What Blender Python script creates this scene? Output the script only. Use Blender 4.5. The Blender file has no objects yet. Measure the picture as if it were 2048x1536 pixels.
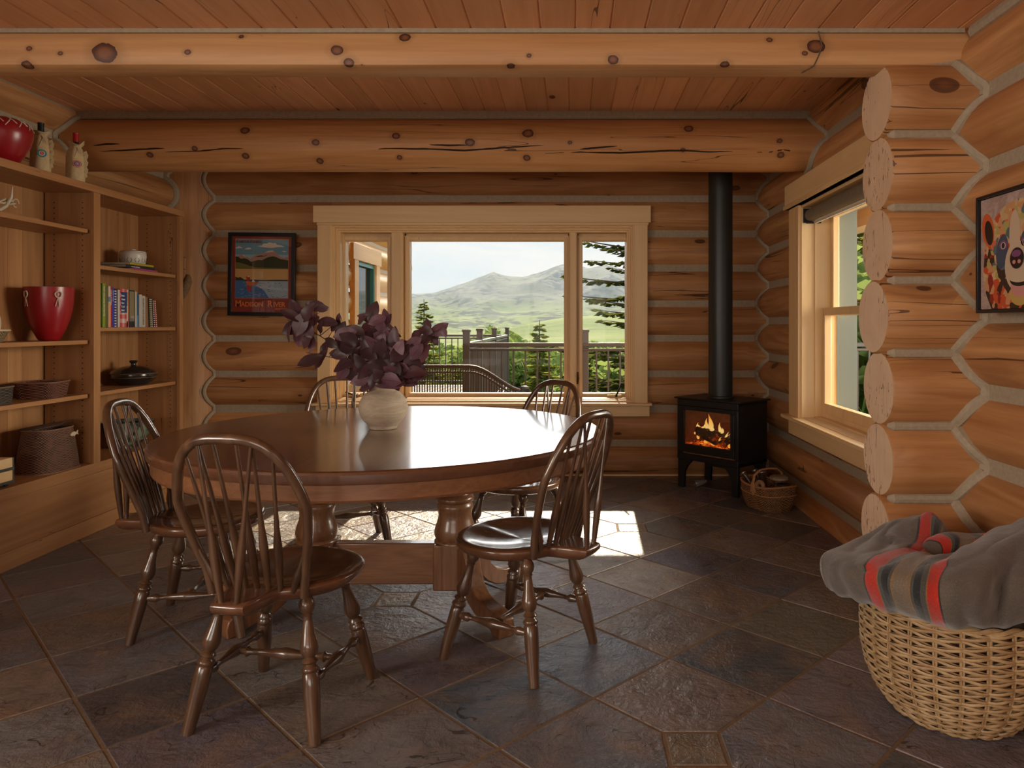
import bpy, math, random
from mathutils import Vector, Matrix, noise
R = math.radians
PI = math.pi
sc = bpy.context.scene
col = sc.collection
random.seed(11)

# ------------------------------------------------------------------ camera
F = 1446.0
CX, CY = 1145.0, 650.0
EYE = 1.24
cam = bpy.data.objects.new('camera', bpy.data.cameras.new('camera'))
col.objects.link(cam)
cam.location = (0, 0, EYE)
cam.rotation_euler = (R(90), 0, 0)
cam.data.sensor_width = 36.0
cam.data.lens = 36.0 * F / 2048
cam.data.shift_x = -(CX - 1024) / 2048
cam.data.shift_y = -(768 - CY) / 2048
cam.data.clip_end = 9000
cam.data.clip_start = 0.05
sc.camera = cam
sc.view_settings.view_transform = 'Standard'
sc.view_settings.look = 'None'
sc.view_settings.gamma = 1
sc.view_settings.use_curve_mapping = False
sc.view_settings.exposure = 0.0
sc.cycles.use_denoising = True
sc.cycles.max_bounces = 6
sc.cycles.diffuse_bounces = 3
sc.cycles.glossy_bounces = 3
sc.cycles.transmission_bounces = 4
sc.cycles.transparent_max_bounces = 10
sc.cycles.volume_bounces = 0
sc.cycles.sample_clamp_indirect = 6
sc.cycles.caustics_reflective = True
sc.cycles.caustics_refractive = False

# ------------------------------------------------------------------ node helper
class NT:
    def __init__(s, tree):
        s.t = tree; s.n = tree.nodes; s.l = tree.links
        s.n.clear()
    def new(s, typ, ins=None, **kw):
        nd = s.n.new(typ)
        for k, v in kw.items():
            setattr(nd, k, v)
        for k, v in (ins or {}).items():
            s.set(nd.inputs[k], v)
        return nd
    def set(s, sock, v):
        if isinstance(v, bpy.types.NodeSocket):
            s.l.new(v, sock)
        elif isinstance(v, bpy.types.Node):
            s.l.new(v.outputs[0], sock)
        else:
            if isinstance(v, tuple) and len(v) == 3 and sock.type == 'RGBA':
                v = v + (1,)
            sock.default_value = v
    def math(s, op, a, b=0.0, c=0.0, clamp=False):
        nd = s.n.new('ShaderNodeMath'); nd.operation = op; nd.use_clamp = clamp
        s.set(nd.inputs[0], a); s.set(nd.inputs[1], b); s.set(nd.inputs[2], c)
        return nd.outputs[0]
    def mix(s, f, a, b, mode='MIX'):
        nd = s.n.new('ShaderNodeMix'); nd.data_type = 'RGBA'; nd.blend_type = mode
        s.set(nd.inputs[0], f); s.set(nd.inputs[6], a); s.set(nd.inputs[7], b)
        return nd.outputs[2]
    def ramp(s, f, stops, interp='LINEAR'):
        nd = s.n.new('ShaderNodeValToRGB'); nd.color_ramp.interpolation = interp
        cr = nd.color_ramp
        while len(cr.elements) < len(stops):
            cr.elements.new(0.5)
        for e, (p, c) in zip(cr.elements, stops):
            e.position = p
            e.color = (c + (1,)) if isinstance(c, tuple) else (c, c, c, 1)
        s.set(nd.inputs[0], f)
        return nd.outputs[0]
    def vmath(s, op, a, b=(0, 0, 0)):
        nd = s.n.new('ShaderNodeVectorMath'); nd.operation = op
        s.set(nd.inputs[0], a); s.set(nd.inputs[1], b)
        return nd.outputs['Value'] if op in ('DOT_PRODUCT', 'LENGTH', 'DISTANCE') else nd.outputs[0]
    def noise(s, vec, scale, detail=3, rough=0.5, dist=0.0, w=None):
        nd = s.new('ShaderNodeTexNoise', {'Vector': vec, 'Scale': scale, 'Detail': detail, 'Roughness': rough, 'Distortion': dist})
        return nd.outputs[0]
    def bump(s, h, strength=0.3, dist=0.01):
        return s.new('ShaderNodeBump', {'Height': h, 'Strength': strength, 'Distance': dist}).outputs[0]

def newmat(name):
    m = bpy.data.materials.new(name)
    m.use_nodes = True
    return m, NT(m.node_tree)

def out_bsdf(t, **ins):
    b = t.new('ShaderNodeBsdfPrincipled')
    for k, v in ins.items():
        t.set(b.inputs[k.replace('_', ' ')], v)
    o = t.new('ShaderNodeOutputMaterial')
    t.l.new(b.outputs[0], o.inputs[0])
    return b

# ------------------------------------------------------------------ world, sun, lamps
SUN_EL = R(30.5)
SUN_AZ = 0.03
sd = Vector((SUN_AZ, 1.0, 0)).normalized() * math.cos(SUN_EL) + Vector((0, 0, math.sin(SUN_EL)))
wd = bpy.data.worlds.new('sky'); sc.world = wd; wd.use_nodes = True
t = NT(wd.node_tree)
tc = t.new('ShaderNodeTexCoord')
nrm = t.vmath('NORMALIZE', tc.outputs['Generated'])
sep = t.new('ShaderNodeSeparateXYZ', {0: nrm})
el = sep.outputs['Z']
base = t.ramp(el, [(0.0, (.80, .88, .95)), (0.05, (.80, .89, .99)), (0.14, (.70, .84, 1.0)), (0.6, (.30, .50, .85)), (1.0, (.18, .33, .7))])
cv = t.vmath('MULTIPLY', nrm, (1.5, 1.5, 9.0))
cl = t.noise(cv, 2.2, 6, 0.62, 0.4)
cmask = t.ramp(cl, [(0.42, 0.0), (0.62, 1.0)])
skyc = t.mix(cmask, base, (.97, .98, 1.0))
fwd = t.math('POWER', t.math('MAXIMUM', sep.outputs['Y'], 0.0), 5.0)
glare_band = t.ramp(el, [(0.117, 0.0), (0.142, 1.0), (0.27, 1.0), (0.40, 0.12), (0.6, 0.0)])  # bright sky band added above the window view to whiten the tabletop
stren = t.math('ADD', 1.0, t.math('MULTIPLY', t.math('MULTIPLY', glare_band, fwd), 11.0))
bg = t.new('ShaderNodeBackground', {'Color': skyc, 'Strength': stren})
wo = t.new('ShaderNodeOutputWorld')
t.l.new(bg.outputs[0], wo.inputs[0])

sun = bpy.data.lights.new('sun', 'SUN'); sun.energy = 10.5; sun.angle = R(0.6); sun.color = (1.0, .90, .74)
so = bpy.data.objects.new('sun', sun); col.objects.link(so)
so.rotation_euler = sd.to_track_quat('Z', 'Y').to_euler()
so.location = (3, 20, 12)

def area(name, loc, look, sx, sy, power, color=(1, .95, .88)):
    l = bpy.data.lights.new(name, 'AREA'); l.shape = 'RECTANGLE'; l.size = sx; l.size_y = sy
    l.energy = power; l.color = color
    o = bpy.data.objects.new(name, l); col.objects.link(o)
    o.location = loc
    o.rotation_euler = (Vector(loc) - Vector(look)).to_track_quat('Z', 'Y').to_euler()
    return o
area('daylight_side_window', (4.6, 4.15, 2.0), (-3.0, 4.1, 1.1), 2.6, 2.2, 470, (1, .90, .76))
area('fill_lamp_behind', (-0.9, -3.9, 1.75), (-0.9, 3.0, 1.2), 3.4, 1.9, 95, (1, .89, .76))  # unseen fill lamp added behind the camera
area('fill_lamp_left', (-4.1, -.7, 1.8), (1.5, 2.7, 1.25), 2.6, 1.5, 165, (1, .90, .77))  # unseen lamp added to brighten the right wall and log ends

# ------------------------------------------------------------------ mesh builder
class MB:
    def __init__(s):
        s.v = []; s.f = []; s.m = []; s.uv = None; s.cm = 0; s.colr = None; s.cc = None
    def add(s, vs, fs, m=None):
        b = len(s.v); s.v += [tuple(p) for p in vs]
        s.f += [tuple(b + i for i in f) for f in fs]
        s.m += [s.cm if m is None else m] * len(fs)
        if s.cc is not None:
            s.colr += [s.cc] * len(fs)
        return b
    def xf(s, mat, start=0):
        for i in range(start, len(s.v)):
            s.v[i] = tuple(mat @ Vector(s.v[i]))
        return s
    def box(s, x0, x1, y0, y1, z0, z1, m=None):
        vs = [(x, y, z) for z in (z0, z1) for y in (y0, y1) for x in (x0, x1)]
        s.add(vs, [(0, 2, 3, 1), (4, 5, 7, 6), (0, 1, 5, 4), (2, 6, 7, 3), (0, 4, 6, 2), (1, 3, 7, 5)], m)
        return s
    def bar(s, a, b, w, h, up=(0, 0, 1), m=None):
        a = Vector(a); b = Vector(b); d = (b - a).normalized(); u = Vector(up)
        sx = d.cross(u).normalized() * (w / 2); sz = sx.cross(d).normalized() * (h / 2)
        vs = [p + i * sx + j * sz for p in (a, b) for j in (-1, 1) for i in (-1, 1)]
        s.add(vs, [(0, 1, 3, 2), (4, 6, 7, 5), (0, 4, 5, 1), (2, 3, 7, 6), (0, 2, 6, 4), (1, 5, 7, 3)], m)
        return s
    def tube(s, pts, r, n=8, closed=False, cap=True, m=None, flat=1.0, upv=None):
        pts = [Vector(p) for p in pts]; k = len(pts)
        rr = r if isinstance(r, (list, tuple)) else [r] * k
        vs = []; prev = None
        for i, p in enumerate(pts):
            if closed:
                d = pts[(i + 1) % k] - pts[i - 1]
            else:
                d = pts[min(i + 1, k - 1)] - pts[max(i - 1, 0)]
            if d.length < 1e-9: d = Vector((0, 0, 1))
            d.normalize()
            if prev is None:
                a = Vector(upv) if upv else (Vector((0, 0, 1)) if abs(d.z) < .9 else Vector((1, 0, 0)))
            else:
                a = prev
            e2 = (a - d * a.dot(d))
            if e2.length < 1e-6:
                e2 = d.orthogonal()
            e2.normalize(); prev = e2
            e1 = d.cross(e2)
            for j in range(n):
                th = 2 * PI * j / n
                vs.append(p + (e1 * math.cos(th) + e2 * math.sin(th) * flat) * rr[i])
        fs = []
        for i in range(k if closed else k - 1):
            a0 = i * n; b0 = ((i + 1) % k) * n
            for j in range(n):
                fs.append((a0 + j, a0 + (j + 1) % n, b0 + (j + 1) % n, b0 + j))
        if cap and not closed:
            fs.append(tuple(range(n - 1, -1, -1))); fs.append(tuple((k - 1) * n + j for j in range(n)))
        s.add(vs, fs, m)
        return s
    def lathe(s, prof, c=(0, 0, 0), n=24, m=None, cap=True, sx=1.0, sy=1.0):
        vs = []
        for (r, z) in prof:
            for j in range(n):
                th = 2 * PI * j / n
                vs.append((c[0] + r * math.cos(th) * sx, c[1] + r * math.sin(th) * sy, c[2] + z))
        fs = []
        for i in range(len(prof) - 1):
            for j in range(n):
                fs.append((i * n + j, i * n + (j + 1) % n, (i + 1) * n + (j + 1) % n, (i + 1) * n + j))
        if cap:
            if prof[0][0] > 1e-6: fs.append(tuple(range(n - 1, -1, -1)))
            if prof[-1][0] > 1e-6: fs.append(tuple((len(prof) - 1) * n + j for j in range(n)))
        s.add(vs, fs, m)
        return s
    def turned(s, a, b, prof, n=12, m=None):
        """lathe profile (r, t in 0..1) along the segment a-b"""
        a = Vector(a); b = Vector(b)
        return s.tube([a.lerp(b, tt) for (_, tt) in prof], [r for (r, _) in prof], n, m=m)
    def prism(s, poly, fn, t0, t1, m=None):
        """2-D outline poly, fn(u, v, t) -> 3-D; extruded from t0 to t1"""
        n = len(poly)
        vs = [fn(u, v, t0) for u, v in poly] + [fn(u, v, t1) for u, v in poly]
        fs = [tuple(range(n - 1, -1, -1)), tuple(range(n, 2 * n))]
        fs += [(i, (i + 1) % n, n + (i + 1) % n, n + i) for i in range(n)]
        s.add(vs, fs, m)
        return s
    def build(s, name, mat, parent=None, smooth=35, bevel=0, label=None, cat=None, group=None, kind=None, loc=None, rz=None):
        me = bpy.data.meshes.new(name)
        me.from_pydata(s.v, [], s.f)
        mats = mat if isinstance(mat, (list, tuple)) else [mat]
        for mm in mats:
            me.materials.append(mm)
        if len(mats) > 1:
            me.polygons.foreach_set('material_index', s.m)
        if s.colr:
            at = me.color_attributes.new('tint', 'FLOAT_COLOR', 'CORNER')
            buf = []
            for p, c in zip(me.polygons, s.colr):
                buf += list(c + (1.0,)) * p.loop_total
            at.data.foreach_set('color', buf)
        if s.uv:
            uvl = me.uv_layers.new(name='UVMap')
            buf = [0.0] * (2 * len(me.loops))
            for i, lp in enumerate(me.loops):
                u = s.uv[lp.vertex_index]; buf[2 * i] = u[0]; buf[2 * i + 1] = u[1]
            uvl.data.foreach_set('uv', buf)
        me.update()
        if smooth:
            me.shade_smooth(); me.set_sharp_from_angle(angle=R(smooth))
        o = bpy.data.objects.new(name, me); col.objects.link(o)
        if bevel:
            bv = o.modifiers.new('bevel', 'BEVEL'); bv.width = bevel; bv.segments = 2; bv.limit_method = 'ANGLE'; bv.angle_limit = R(40)
            me.shade_smooth() if smooth else None
        if parent: o.parent = parent
        if loc is not None: o.location = loc
        if rz is not None: o.rotation_euler = (0, 0, rz)
        tag(o, label, cat, group, kind)
        return o

def tag(o, label=None, cat=None, group=None, kind=None):
    if label: o['label'] = label
    if cat: o['category'] = cat
    if group: o['group'] = group
    if kind: o['kind'] = kind
    return o

def thing(name, label, cat, loc=(0, 0, 0), rz=0, group=None, kind=None):
    o = bpy.data.objects.new(name, None); col.objects.link(o)
    o.empty_display_size = .1
    o.location = loc; o.rotation_euler = (0, 0, rz)
    return tag(o, label, cat, group, kind)

def copy_tree(o, loc=None, rz=None, label=None, parent=None, scale=None):
    c = o.copy(); col.objects.link(c)
    if parent: c.parent = parent
    if loc is not None: c.location = loc
    if rz is not None: c.rotation_euler = (0, 0, rz)
    if scale is not None: c.scale = scale if isinstance(scale, tuple) else (scale,) * 3
    if label: c['label'] = label
    for ch in list(o.children):
        copy_tree(ch, parent=c)
    return c

def at(px, py, Y):
    """point of the place at depth Y in the direction of photo pixel px, py"""
    return Vector(((px - CX) * Y / F, Y, EYE - (py - CY) * Y / F))

def text(name, s, size, mat, parent, mtx, bold=0.0, align='LEFT', sx=1.0, extrude=0.0004):
    cu = bpy.data.curves.new(name, 'FONT'); cu.body = s; cu.size = size; cu.align_x = align
    cu.offset = bold; cu.extrude = extrude; cu.resolution_u = 3
    tmp = bpy.data.objects.new('tmp', cu); col.objects.link(tmp)
    dg = bpy.context.evaluated_depsgraph_get(); dg.update()
    me = bpy.data.meshes.new_from_object(tmp.evaluated_get(dg))
    bpy.data.objects.remove(tmp); bpy.data.curves.remove(cu)
    me.transform(mtx @ Matrix.Diagonal((sx, 1, 1, 1)))
    me.materials.clear(); me.materials.append(mat)
    me.name = name
    o = bpy.data.objects.new(name, me); col.objects.link(o)
    if parent: o.parent = parent
    return o

# ------------------------------------------------------------------ materials
def wood(name, light, dark, axis='X', grain=9.0, rough=.5, knots=0.0, cracks=0.0, bump=.25, coat=0.0, var=.16, kcol=(.10, .035, .015), stretch=.07, island=True, kscale=4.3, spec=.5, spots=None):
    m, t = newmat(name)
    tc = t.new('ShaderNodeTexCoord'); v = tc.outputs['Object']
    geo = t.new('ShaderNodeNewGeometry')
    if island:
        rnd = geo.outputs['Random Per Island']
        off = t.math('MULTIPLY', rnd, 37.0)
        v = t.vmath('ADD', v, t.new('ShaderNodeCombineXYZ', {0: off, 1: off, 2: off}).outputs[0])
    else:
        rnd = t.new('ShaderNodeObjectInfo').outputs['Random']
        off = t.math('MULTIPLY', rnd, 37.0)
        v = t.vmath('ADD', v, t.new('ShaderNodeCombineXYZ', {0: off, 1: off, 2: off}).outputs[0])
    st = {'X': (stretch, 1, 1), 'Y': (1, stretch, 1), 'Z': (1, 1, stretch)}[axis]
    v2 = {'X': (.55, 1, 1), 'Y': (1, .55, 1), 'Z': (1, 1, .55)}[axis]
    # knots
    warp = v
    col_ = None
    if knots:
        kv = t.vmath('MULTIPLY', v, v2)
        vo = t.new('ShaderNodeTexVoronoi', {'Vector': kv, 'Scale': kscale, 'Randomness': 1.0})
        d = vo.outputs['Distance']
        rs = t.new('ShaderNodeSeparateColor', {0: vo.outputs['Color']})
        kr = t.math('MULTIPLY_ADD', t.math('POWER', rs.outputs[0], 2.0), .11 * knots, .035)
        kd = t.math('DIVIDE', d, kr)
        halo = t.ramp(kd, [(.0, 1.0), (1.0, 0.0)])
        kwide = t.new('ShaderNodeMapRange', {'Value': kd, 'From Min': 0.6, 'From Max': 4.0, 'To Min': 1.0, 'To Max': 0.0}).outputs[0]
        warp = t.vmath('ADD', v, t.new('ShaderNodeCombineXYZ', {0: t.math('MULTIPLY', kwide, .03), 1: t.math('MULTIPLY', kwide, .04), 2: t.math('MULTIPLY', kwide, .045)}).outputs[0])
    lowv = t.noise(t.vmath('MULTIPLY', v, v2), 1.1, 2, .5)
    g = t.noise(t.vmath('MULTIPLY', warp, st), grain, 5, .62, 1.2)
    rings = t.math('PINGPONG', t.math('MULTIPLY', t.noise(t.vmath('MULTIPLY', warp, st), grain * .30, 2, .45, .4), 9.0), .5)
    gf = t.noise(t.vmath('MULTIPLY', v, tuple(q * .6 if q < 1 else 1 for q in st)), grain * 4.5, 3, .6, .3)
    g2 = t.math('ADD', t.math('ADD', t.math('MULTIPLY', g, .55), t.math('MULTIPLY', rings, .28)), t.math('MULTIPLY', gf, .31))
    c = t.mix(t.ramp(g2, [(.34, 0.0), (.66, 1.0)]), dark, light)
    c = t.mix(t.ramp(lowv, [(.35, .0), (.7, .45)]), c, tuple(x * y for x, y in zip(dark, (1.0, .92, .8))))
    bright = t.math('MULTIPLY_ADD', rnd, 2 * var, 1 - var)
    c = t.mix(1.0, c, t.new('ShaderNodeCombineColor', {0: bright, 1: bright, 2: bright}).outputs[0], 'MULTIPLY')
    h = g2
    if knots:
        kmask = t.ramp(kd, [(0.0, 1.0), (.55, 1.0), (.95, .85), (1.0, 0.0)])
        inner = t.mix(t.ramp(kd, [(.2, 0.0), (.75, 1.0)]), tuple(k * 2.6 for k in kcol), kcol)
        on = t.math('GREATER_THAN', rs.outputs[1], 1 - min(1, .8 * knots))
        c = t.mix(t.math('MULTIPLY', t.math('MULTIPLY', kwide, on), .35), c, tuple(x * .62 for x in dark))
        c = t.mix(t.math('MULTIPLY', kmask, on), c, inner)
        h = t.math('SUBTRACT', h, t.math('MULTIPLY', t.math('MULTIPLY', kmask, on), .5))
    if cracks:
        cvv = t.vmath('MULTIPLY', v, tuple(x * (.9 if x < 1 else 1) for x in st))
        cn = t.noise(t.vmath('MULTIPLY', v, tuple(.035 if x < 1 else 1 for x in st)), 11.0, 2, .45, .35)
        msk = t.ramp(t.noise(t.vmath('MULTIPLY', v, v2), 1.5, 1, .5), [(.50, 0.0), (.62, 1.0)])
        cm = t.math('LESS_THAN', t.math('ABSOLUTE', t.math('SUBTRACT', cn, .5)), t.math('MULTIPLY', msk, .0075 * cracks))
        c = t.mix(t.math('MULTIPLY', cm, .8), c, (.04, .015, .006))
        h = t.math('SUBTRACT', h, t.math('MULTIPLY', cm, 1.5))
    if spots:                                  # single knots where the wood has them
        ov = tc.outputs['Object']
        wob = t.math('MULTIPLY_ADD', t.noise(ov, 17, 3, .6, .4), .7, .65)
        md = None
        for (sx_, sy_, sz_, sr_) in spots:
            dv = t.vmath('MULTIPLY', t.vmath('SUBTRACT', ov, (sx_, sy_, sz_)), (.78, .6, 1))
            dd = t.math('DIVIDE', t.vmath('LENGTH', dv), sr_)
            md = dd if md is None else t.math('MINIMUM', md, dd)
        md = t.math('MULTIPLY', md, wob)
        c = t.mix(t.ramp(md, [(.25, .45), (.9, 0.0)]), c, tuple(x * .5 for x in dark)) if False else t.mix(t.new('ShaderNodeMapRange', {'Value': md, 'From Min': .8, 'From Max': 2.0, 'To Min': .55, 'To Max': 0.0}).outputs[0], c, tuple(x * .62 for x in dark))
        c = t.mix(t.math('LESS_THAN', md, .95), c, t.mix(t.ramp(md, [(.35, 0.0), (.8, 1.0)]), (.26, .10, .045), (.085, .028, .014)))
        h = t.math('SUBTRACT', h, t.math('MULTIPLY', t.math('LESS_THAN', md, .95), .35))
    b = out_bsdf(t, Base_Color=c, Roughness=rough, Normal=t.bump(h, bump, .006), Coat_Weight=coat, Coat_Roughness=.12, Specular_IOR_Level=spec)
    return m

def plain(name, c, rough=.5, metal=0.0, bump=0.0, bscale=80, coat=0.0, var=0.0, spec=.5, sheen=0.0, croug=.1):
    m, t = newmat(name)
    tc = t.new('ShaderNodeTexCoord')
    n = t.noise(tc.outputs['Object'], bscale, 3, .6)
    cc = t.mix(t.ramp(n, [(.3, 0.0), (.7, 1.0)]), tuple(x * (1 - var) for x in c), tuple(min(1, x * (1 + var)) for x in c)) if var else c
    ins = dict(Base_Color=cc, Roughness=rough, Metallic=metal, Coat_Weight=coat, Coat_Roughness=croug, Specular_IOR_Level=spec, Sheen_Weight=sheen)
    if bump: ins['Normal'] = t.bump(n, bump, .004)
    out_bsdf(t, **ins)
    return m

def glassmat(name, tint=(.97, .98, .97), refl=1.0):
    m, t = newmat(name)
    fc = t.new('ShaderNodeLayerWeight', {'Blend': .5}).outputs['Facing']
    fr = t.math('MULTIPLY_ADD', t.math('POWER', fc, 5.0), .9, .06)
    tr = t.new('ShaderNodeBsdfTransparent', {'Color': tint})
    gl = t.new('ShaderNodeBsdfGlossy', {'Color': (1, 1, 1), 'Roughness': .02})
    mx = t.new('ShaderNodeMixShader', {0: t.math('MULTIPLY', fr, refl), 1: tr.outputs[0], 2: gl.outputs[0]})
    o = t.new('ShaderNodeOutputMaterial'); t.l.new(mx.outputs[0], o.inputs[0])
    return m

M = {}
LG, DK = (.66, .35, .145), (.38, .16, .055)
M['logx'] = wood('log_wood_x', LG, DK, 'X', 11, .55, 1.3, 1.0, .6, var=.15)
M['logy'] = wood('log_wood_y', LG, DK, 'Y', 11, .55, 1.3, 1.0, .6, var=.15)
def ray(px, py, Y):
    return ((px - CX) * Y / F, Y, EYE - (py - CY) * Y / F)
BYC, BZC, BR = 4.725, EYE + 1.172, .168
def onbeam(px, py):
    dz = (CY - py) / F; best = 4.56
    for k in range(60):
        Y = 4.54 + k * .004
        if (Y - BYC) ** 2 + (EYE + Y * dz - BZC) ** 2 <= BR * BR: best = Y; break
    return ray(px, py, best)
sp1 = [ray(a, b, 2.858) + (r,) for a, b, r in [(58, 97, .010), (121, 107, .009), (209, 106, .040), (51, 131, .020), (376, 105, .011), (481, 71, .010), (674, 101, .021), (697, 125, .019), (809, 73, .020), (723, 130, .007), (1022, 134, .019), (1058, 112, .009), (1226, 119, .017), (1539, 79, .011), (1632, 93, .029), (1450, 131, .017), (1609, 107, .010)]]
sp2 = [onbeam(a, b) + (r,) for a, b, r in [(490, 261, .024), (632, 285, .020), (390, 297, .015), (300, 310, .017), (492, 312, .019), (792, 272, .021), (940, 285, .024), (640, 322, .02), (799, 315, .015), (1056, 267, .028), (1054, 316, .02), (1377, 257, .024), (1140, 285, .012), (1366, 300, .014), (1559, 282, .014), (1561, 310, .018)]]
M['beam'] = wood('beam_wood', (.70, .40, .18), (.52, .255, .10), 'X', 9, .5, 0, .35, .3, var=.05, spots=sp1)
M['beam2'] = wood('beam_wood_rough', (.68, .36, .145), (.48, .21, .07), 'X', 13, .5, 0, .35, .8, var=.05, spots=sp2)
M['logz'] = wood('log_wood_z', LG, DK, 'Z', 11, .55, .6, .5, .35, var=.1)
M['ceil'] = wood('ceiling_board', (.86, .47, .255), (.68, .335, .155), 'Y', 10, .42, .75, .25, .15, var=.13, kscale=4.6)
M['trimx'] = wood('pine_trim_x', (.90, .64, .345), (.79, .52, .25), 'X', 8, .42, .45, .1, .12, var=.06, kscale=4.5)
M['trimy'] = wood('pine_trim_y', (.90, .64, .345), (.79, .52, .25), 'Y', 8, .42, .45, .1, .12, var=.06, kscale=4.5)
M['trimz'] = wood('pine_trim_z', (.90, .64, .345), (.79, .52, .25), 'Z', 8, .42, .45, .1, .12, var=.06, kscale=4.5)
M['caseh'] = wood('bookcase_wood_y', (.50, .255, .105), (.33, .145, .055), 'Y', 8, .42, .7, .3, .12, var=.1, kcol=(.14, .05, .02), kscale=3.0)
M['casez'] = wood('bookcase_wood_z', (.50, .255, .105), (.31, .135, .05), 'Z', 8, .42, .7, .2, .12, var=.12, kcol=(.12, .04, .018), kscale=3.0)
M['chair'] = wood('chair_wood', (.155, .077, .038), (.060, .029, .015), 'Z', 14, .28, 0, 0, .05, coat=.8, var=.1, stretch=.12, island=False)
M['seat'] = wood('chair_seat_wood', (.20, .085, .038), (.09, .036, .017), 'Y', 12, .26, 0, 0, .05, coat=.8, var=.1, stretch=.12, island=False)
M['tabside'] = wood('oak_table', (.30, .135, .06), (.15, .06, .026), 'Z', 26, .34, 0, 0, .15, coat=.4, var=.06, stretch=.12)
M['tabx'] = wood('oak_table_long', (.30, .135, .06), (.17, .07, .03), 'X', 26, .34, 0, 0, .15, coat=.4, var=.06, stretch=.10)
M['tabtop'] = wood('oak_tabletop', (.17, .066, .03), (.10, .038, .018), 'Y', 22, .30, 0, 0, .10, coat=.85, var=.04, stretch=.05, spec=.9)
M['chink'] = plain('chinking', (.40, .325, .23), .85, bump=.35, bscale=60, var=.10)

def endgrain():
    m, t = newmat('log_end_grain')
    tc = t.new('ShaderNodeTexCoord'); v = tc.outputs['Object']
    rnd = t.new('ShaderNodeNewGeometry').outputs['Random Per Island']
    n = t.noise(v, 5, 4, .6, .5)
    c = t.mix(t.ramp(n, [(.3, 0.0), (.7, 1.0)]), (.82, .58, .38), (.70, .46, .285))
    p = t.noise(t.vmath('MULTIPLY', v, (1, 1.2, .55)), 46, 2, .5, .3)
    big = t.noise(v, 4.3, 1, .5)
    pm = t.math('MULTIPLY', t.ramp(p, [(.62, 0.0), (.66, 1.0)]), t.ramp(big, [(.48, 0.0), (.56, 1.0)]))
    c = t.mix(t.math('MULTIPLY', pm, .75), c, (.20, .085, .035))
    cr = t.noise(t.vmath('MULTIPLY', v, (1, 3.0, .45)), 5.5, 2, .5, .5)
    cm = t.math('LESS_THAN', t.math('ABSOLUTE', t.math('SUBTRACT', cr, .45)), .0035)
    c = t.mix(t.math('MULTIPLY', cm, .8), c, (.10, .04, .015))
    br = t.math('MULTIPLY_ADD', rnd, .2, .9)
    c = t.mix(1.0, c, t.new('ShaderNodeCombineColor', {0: br, 1: br, 2: br}).outputs[0], 'MULTIPLY')
    out_bsdf(t, Base_Color=c, Roughness=.6, Normal=t.bump(t.math('SUBTRACT', n, t.math('ADD', pm, cm)), .35, .006))
    return m
M['end'] = endgrain()

def slate():
    m, t = newmat('slate_tile')
    tc = t.new('ShaderNodeTexCoord'); v = tc.outputs['Object']
    rnd = t.new('ShaderNodeNewGeometry').outputs['Random Per Island']
    off = t.math('MULTIPLY', rnd, 23.0)
    vv = t.vmath('ADD', v, t.new('ShaderNodeCombineXYZ', {0: off, 1: off, 2: off}).outputs[0])
    tint = t.new('ShaderNodeVertexColor', layer_name='tint').outputs[0]
    n1 = t.noise(vv, 3.2, 5, .6, .8)
    n2 = t.noise(vv, 9, 6, .65, .5)
    c = t.mix(t.ramp(n1, [(.45, 0.0), (.70, .6)]), tint, (.27, .17, .10))
    c = t.mix(t.ramp(n2, [(.35, .45), (.55, .0)]), c, (.07, .068, .078))
    c = t.mix(t.ramp(n2, [(.62, 0.0), (.8, .4)]), c, (.34, .30, .25))
    ridge = t.noise(t.vmath('MULTIPLY', vv, (1, 2.2, 1)), 3.4, 4, .5, 1.0)
    stp = t.math('MULTIPLY', t.math('FLOOR', t.math('MULTIPLY', ridge, 14.0)), .07)
    fine = t.noise(vv, 38, 4, .6)
    h = t.math('ADD', stp, t.math('ADD', t.math('MULTIPLY', fine, .22), t.math('MULTIPLY', n2, .5)))
    cl = t.math('LESS_THAN', t.math('ABSOLUTE', t.math('SUBTRACT', t.noise(vv, 4.1, 3, .55, .9), .5)), .0028)
    c = t.mix(t.math('MULTIPLY', cl, .75), c, (.02, .015, .012))
    h = t.math('SUBTRACT', h, t.math('MULTIPLY', cl, .5))
    out_bsdf(t, Base_Color=c, Roughness=t.math('MULTIPLY_ADD', n2, .25, .22), Normal=t.bump(h, 1.0, .026), Specular_IOR_Level=.55)
    return m
M['slate'] = slate()
M['grout'] = plain('grout', (.21, .135, .075), .85, bump=.3, bscale=90, var=.15)
M['glass'] = glassmat('window_glass', refl=.06)
M['black'] = plain('black_steel', (.012, .012, .013), .45, spec=.4)
M['blackframe'] = plain('black_frame', (.008, .008, .009), .35)
M['bronze'] = plain('dark_bronze', (.05, .03, .018), .35, metal=.8)
M['brass'] = plain('antique_brass', (.45, .30, .14), .35, metal=.9)

# ================================================================== the room shell
CH = 1.048                                    # back-wall chink above the eye
CRS = .29
BACKZ = [EYE + CH - CRS * k for k in range(-2, 10)]      # chink heights of the back wall
SIDEZ = [z + CRS / 2 for z in BACKZ]
BY, RX, LX = 5.92, 1.53, -3.19                # bulge planes
CEIL, CEILF = EYE + 1.38, EYE + 1.172

def depth(z, zs, a=.185, b=.147, cd=.078):
    k = min(range(len(zs)), key=lambda i: abs(z - (zs[i] - CRS / 2)))
    dz = z - (zs[k] - CRS / 2)
    x = min(1, abs(dz) / b)
    return min(cd, a * (1 - math.sqrt(max(0, 1 - x * x))))

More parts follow.
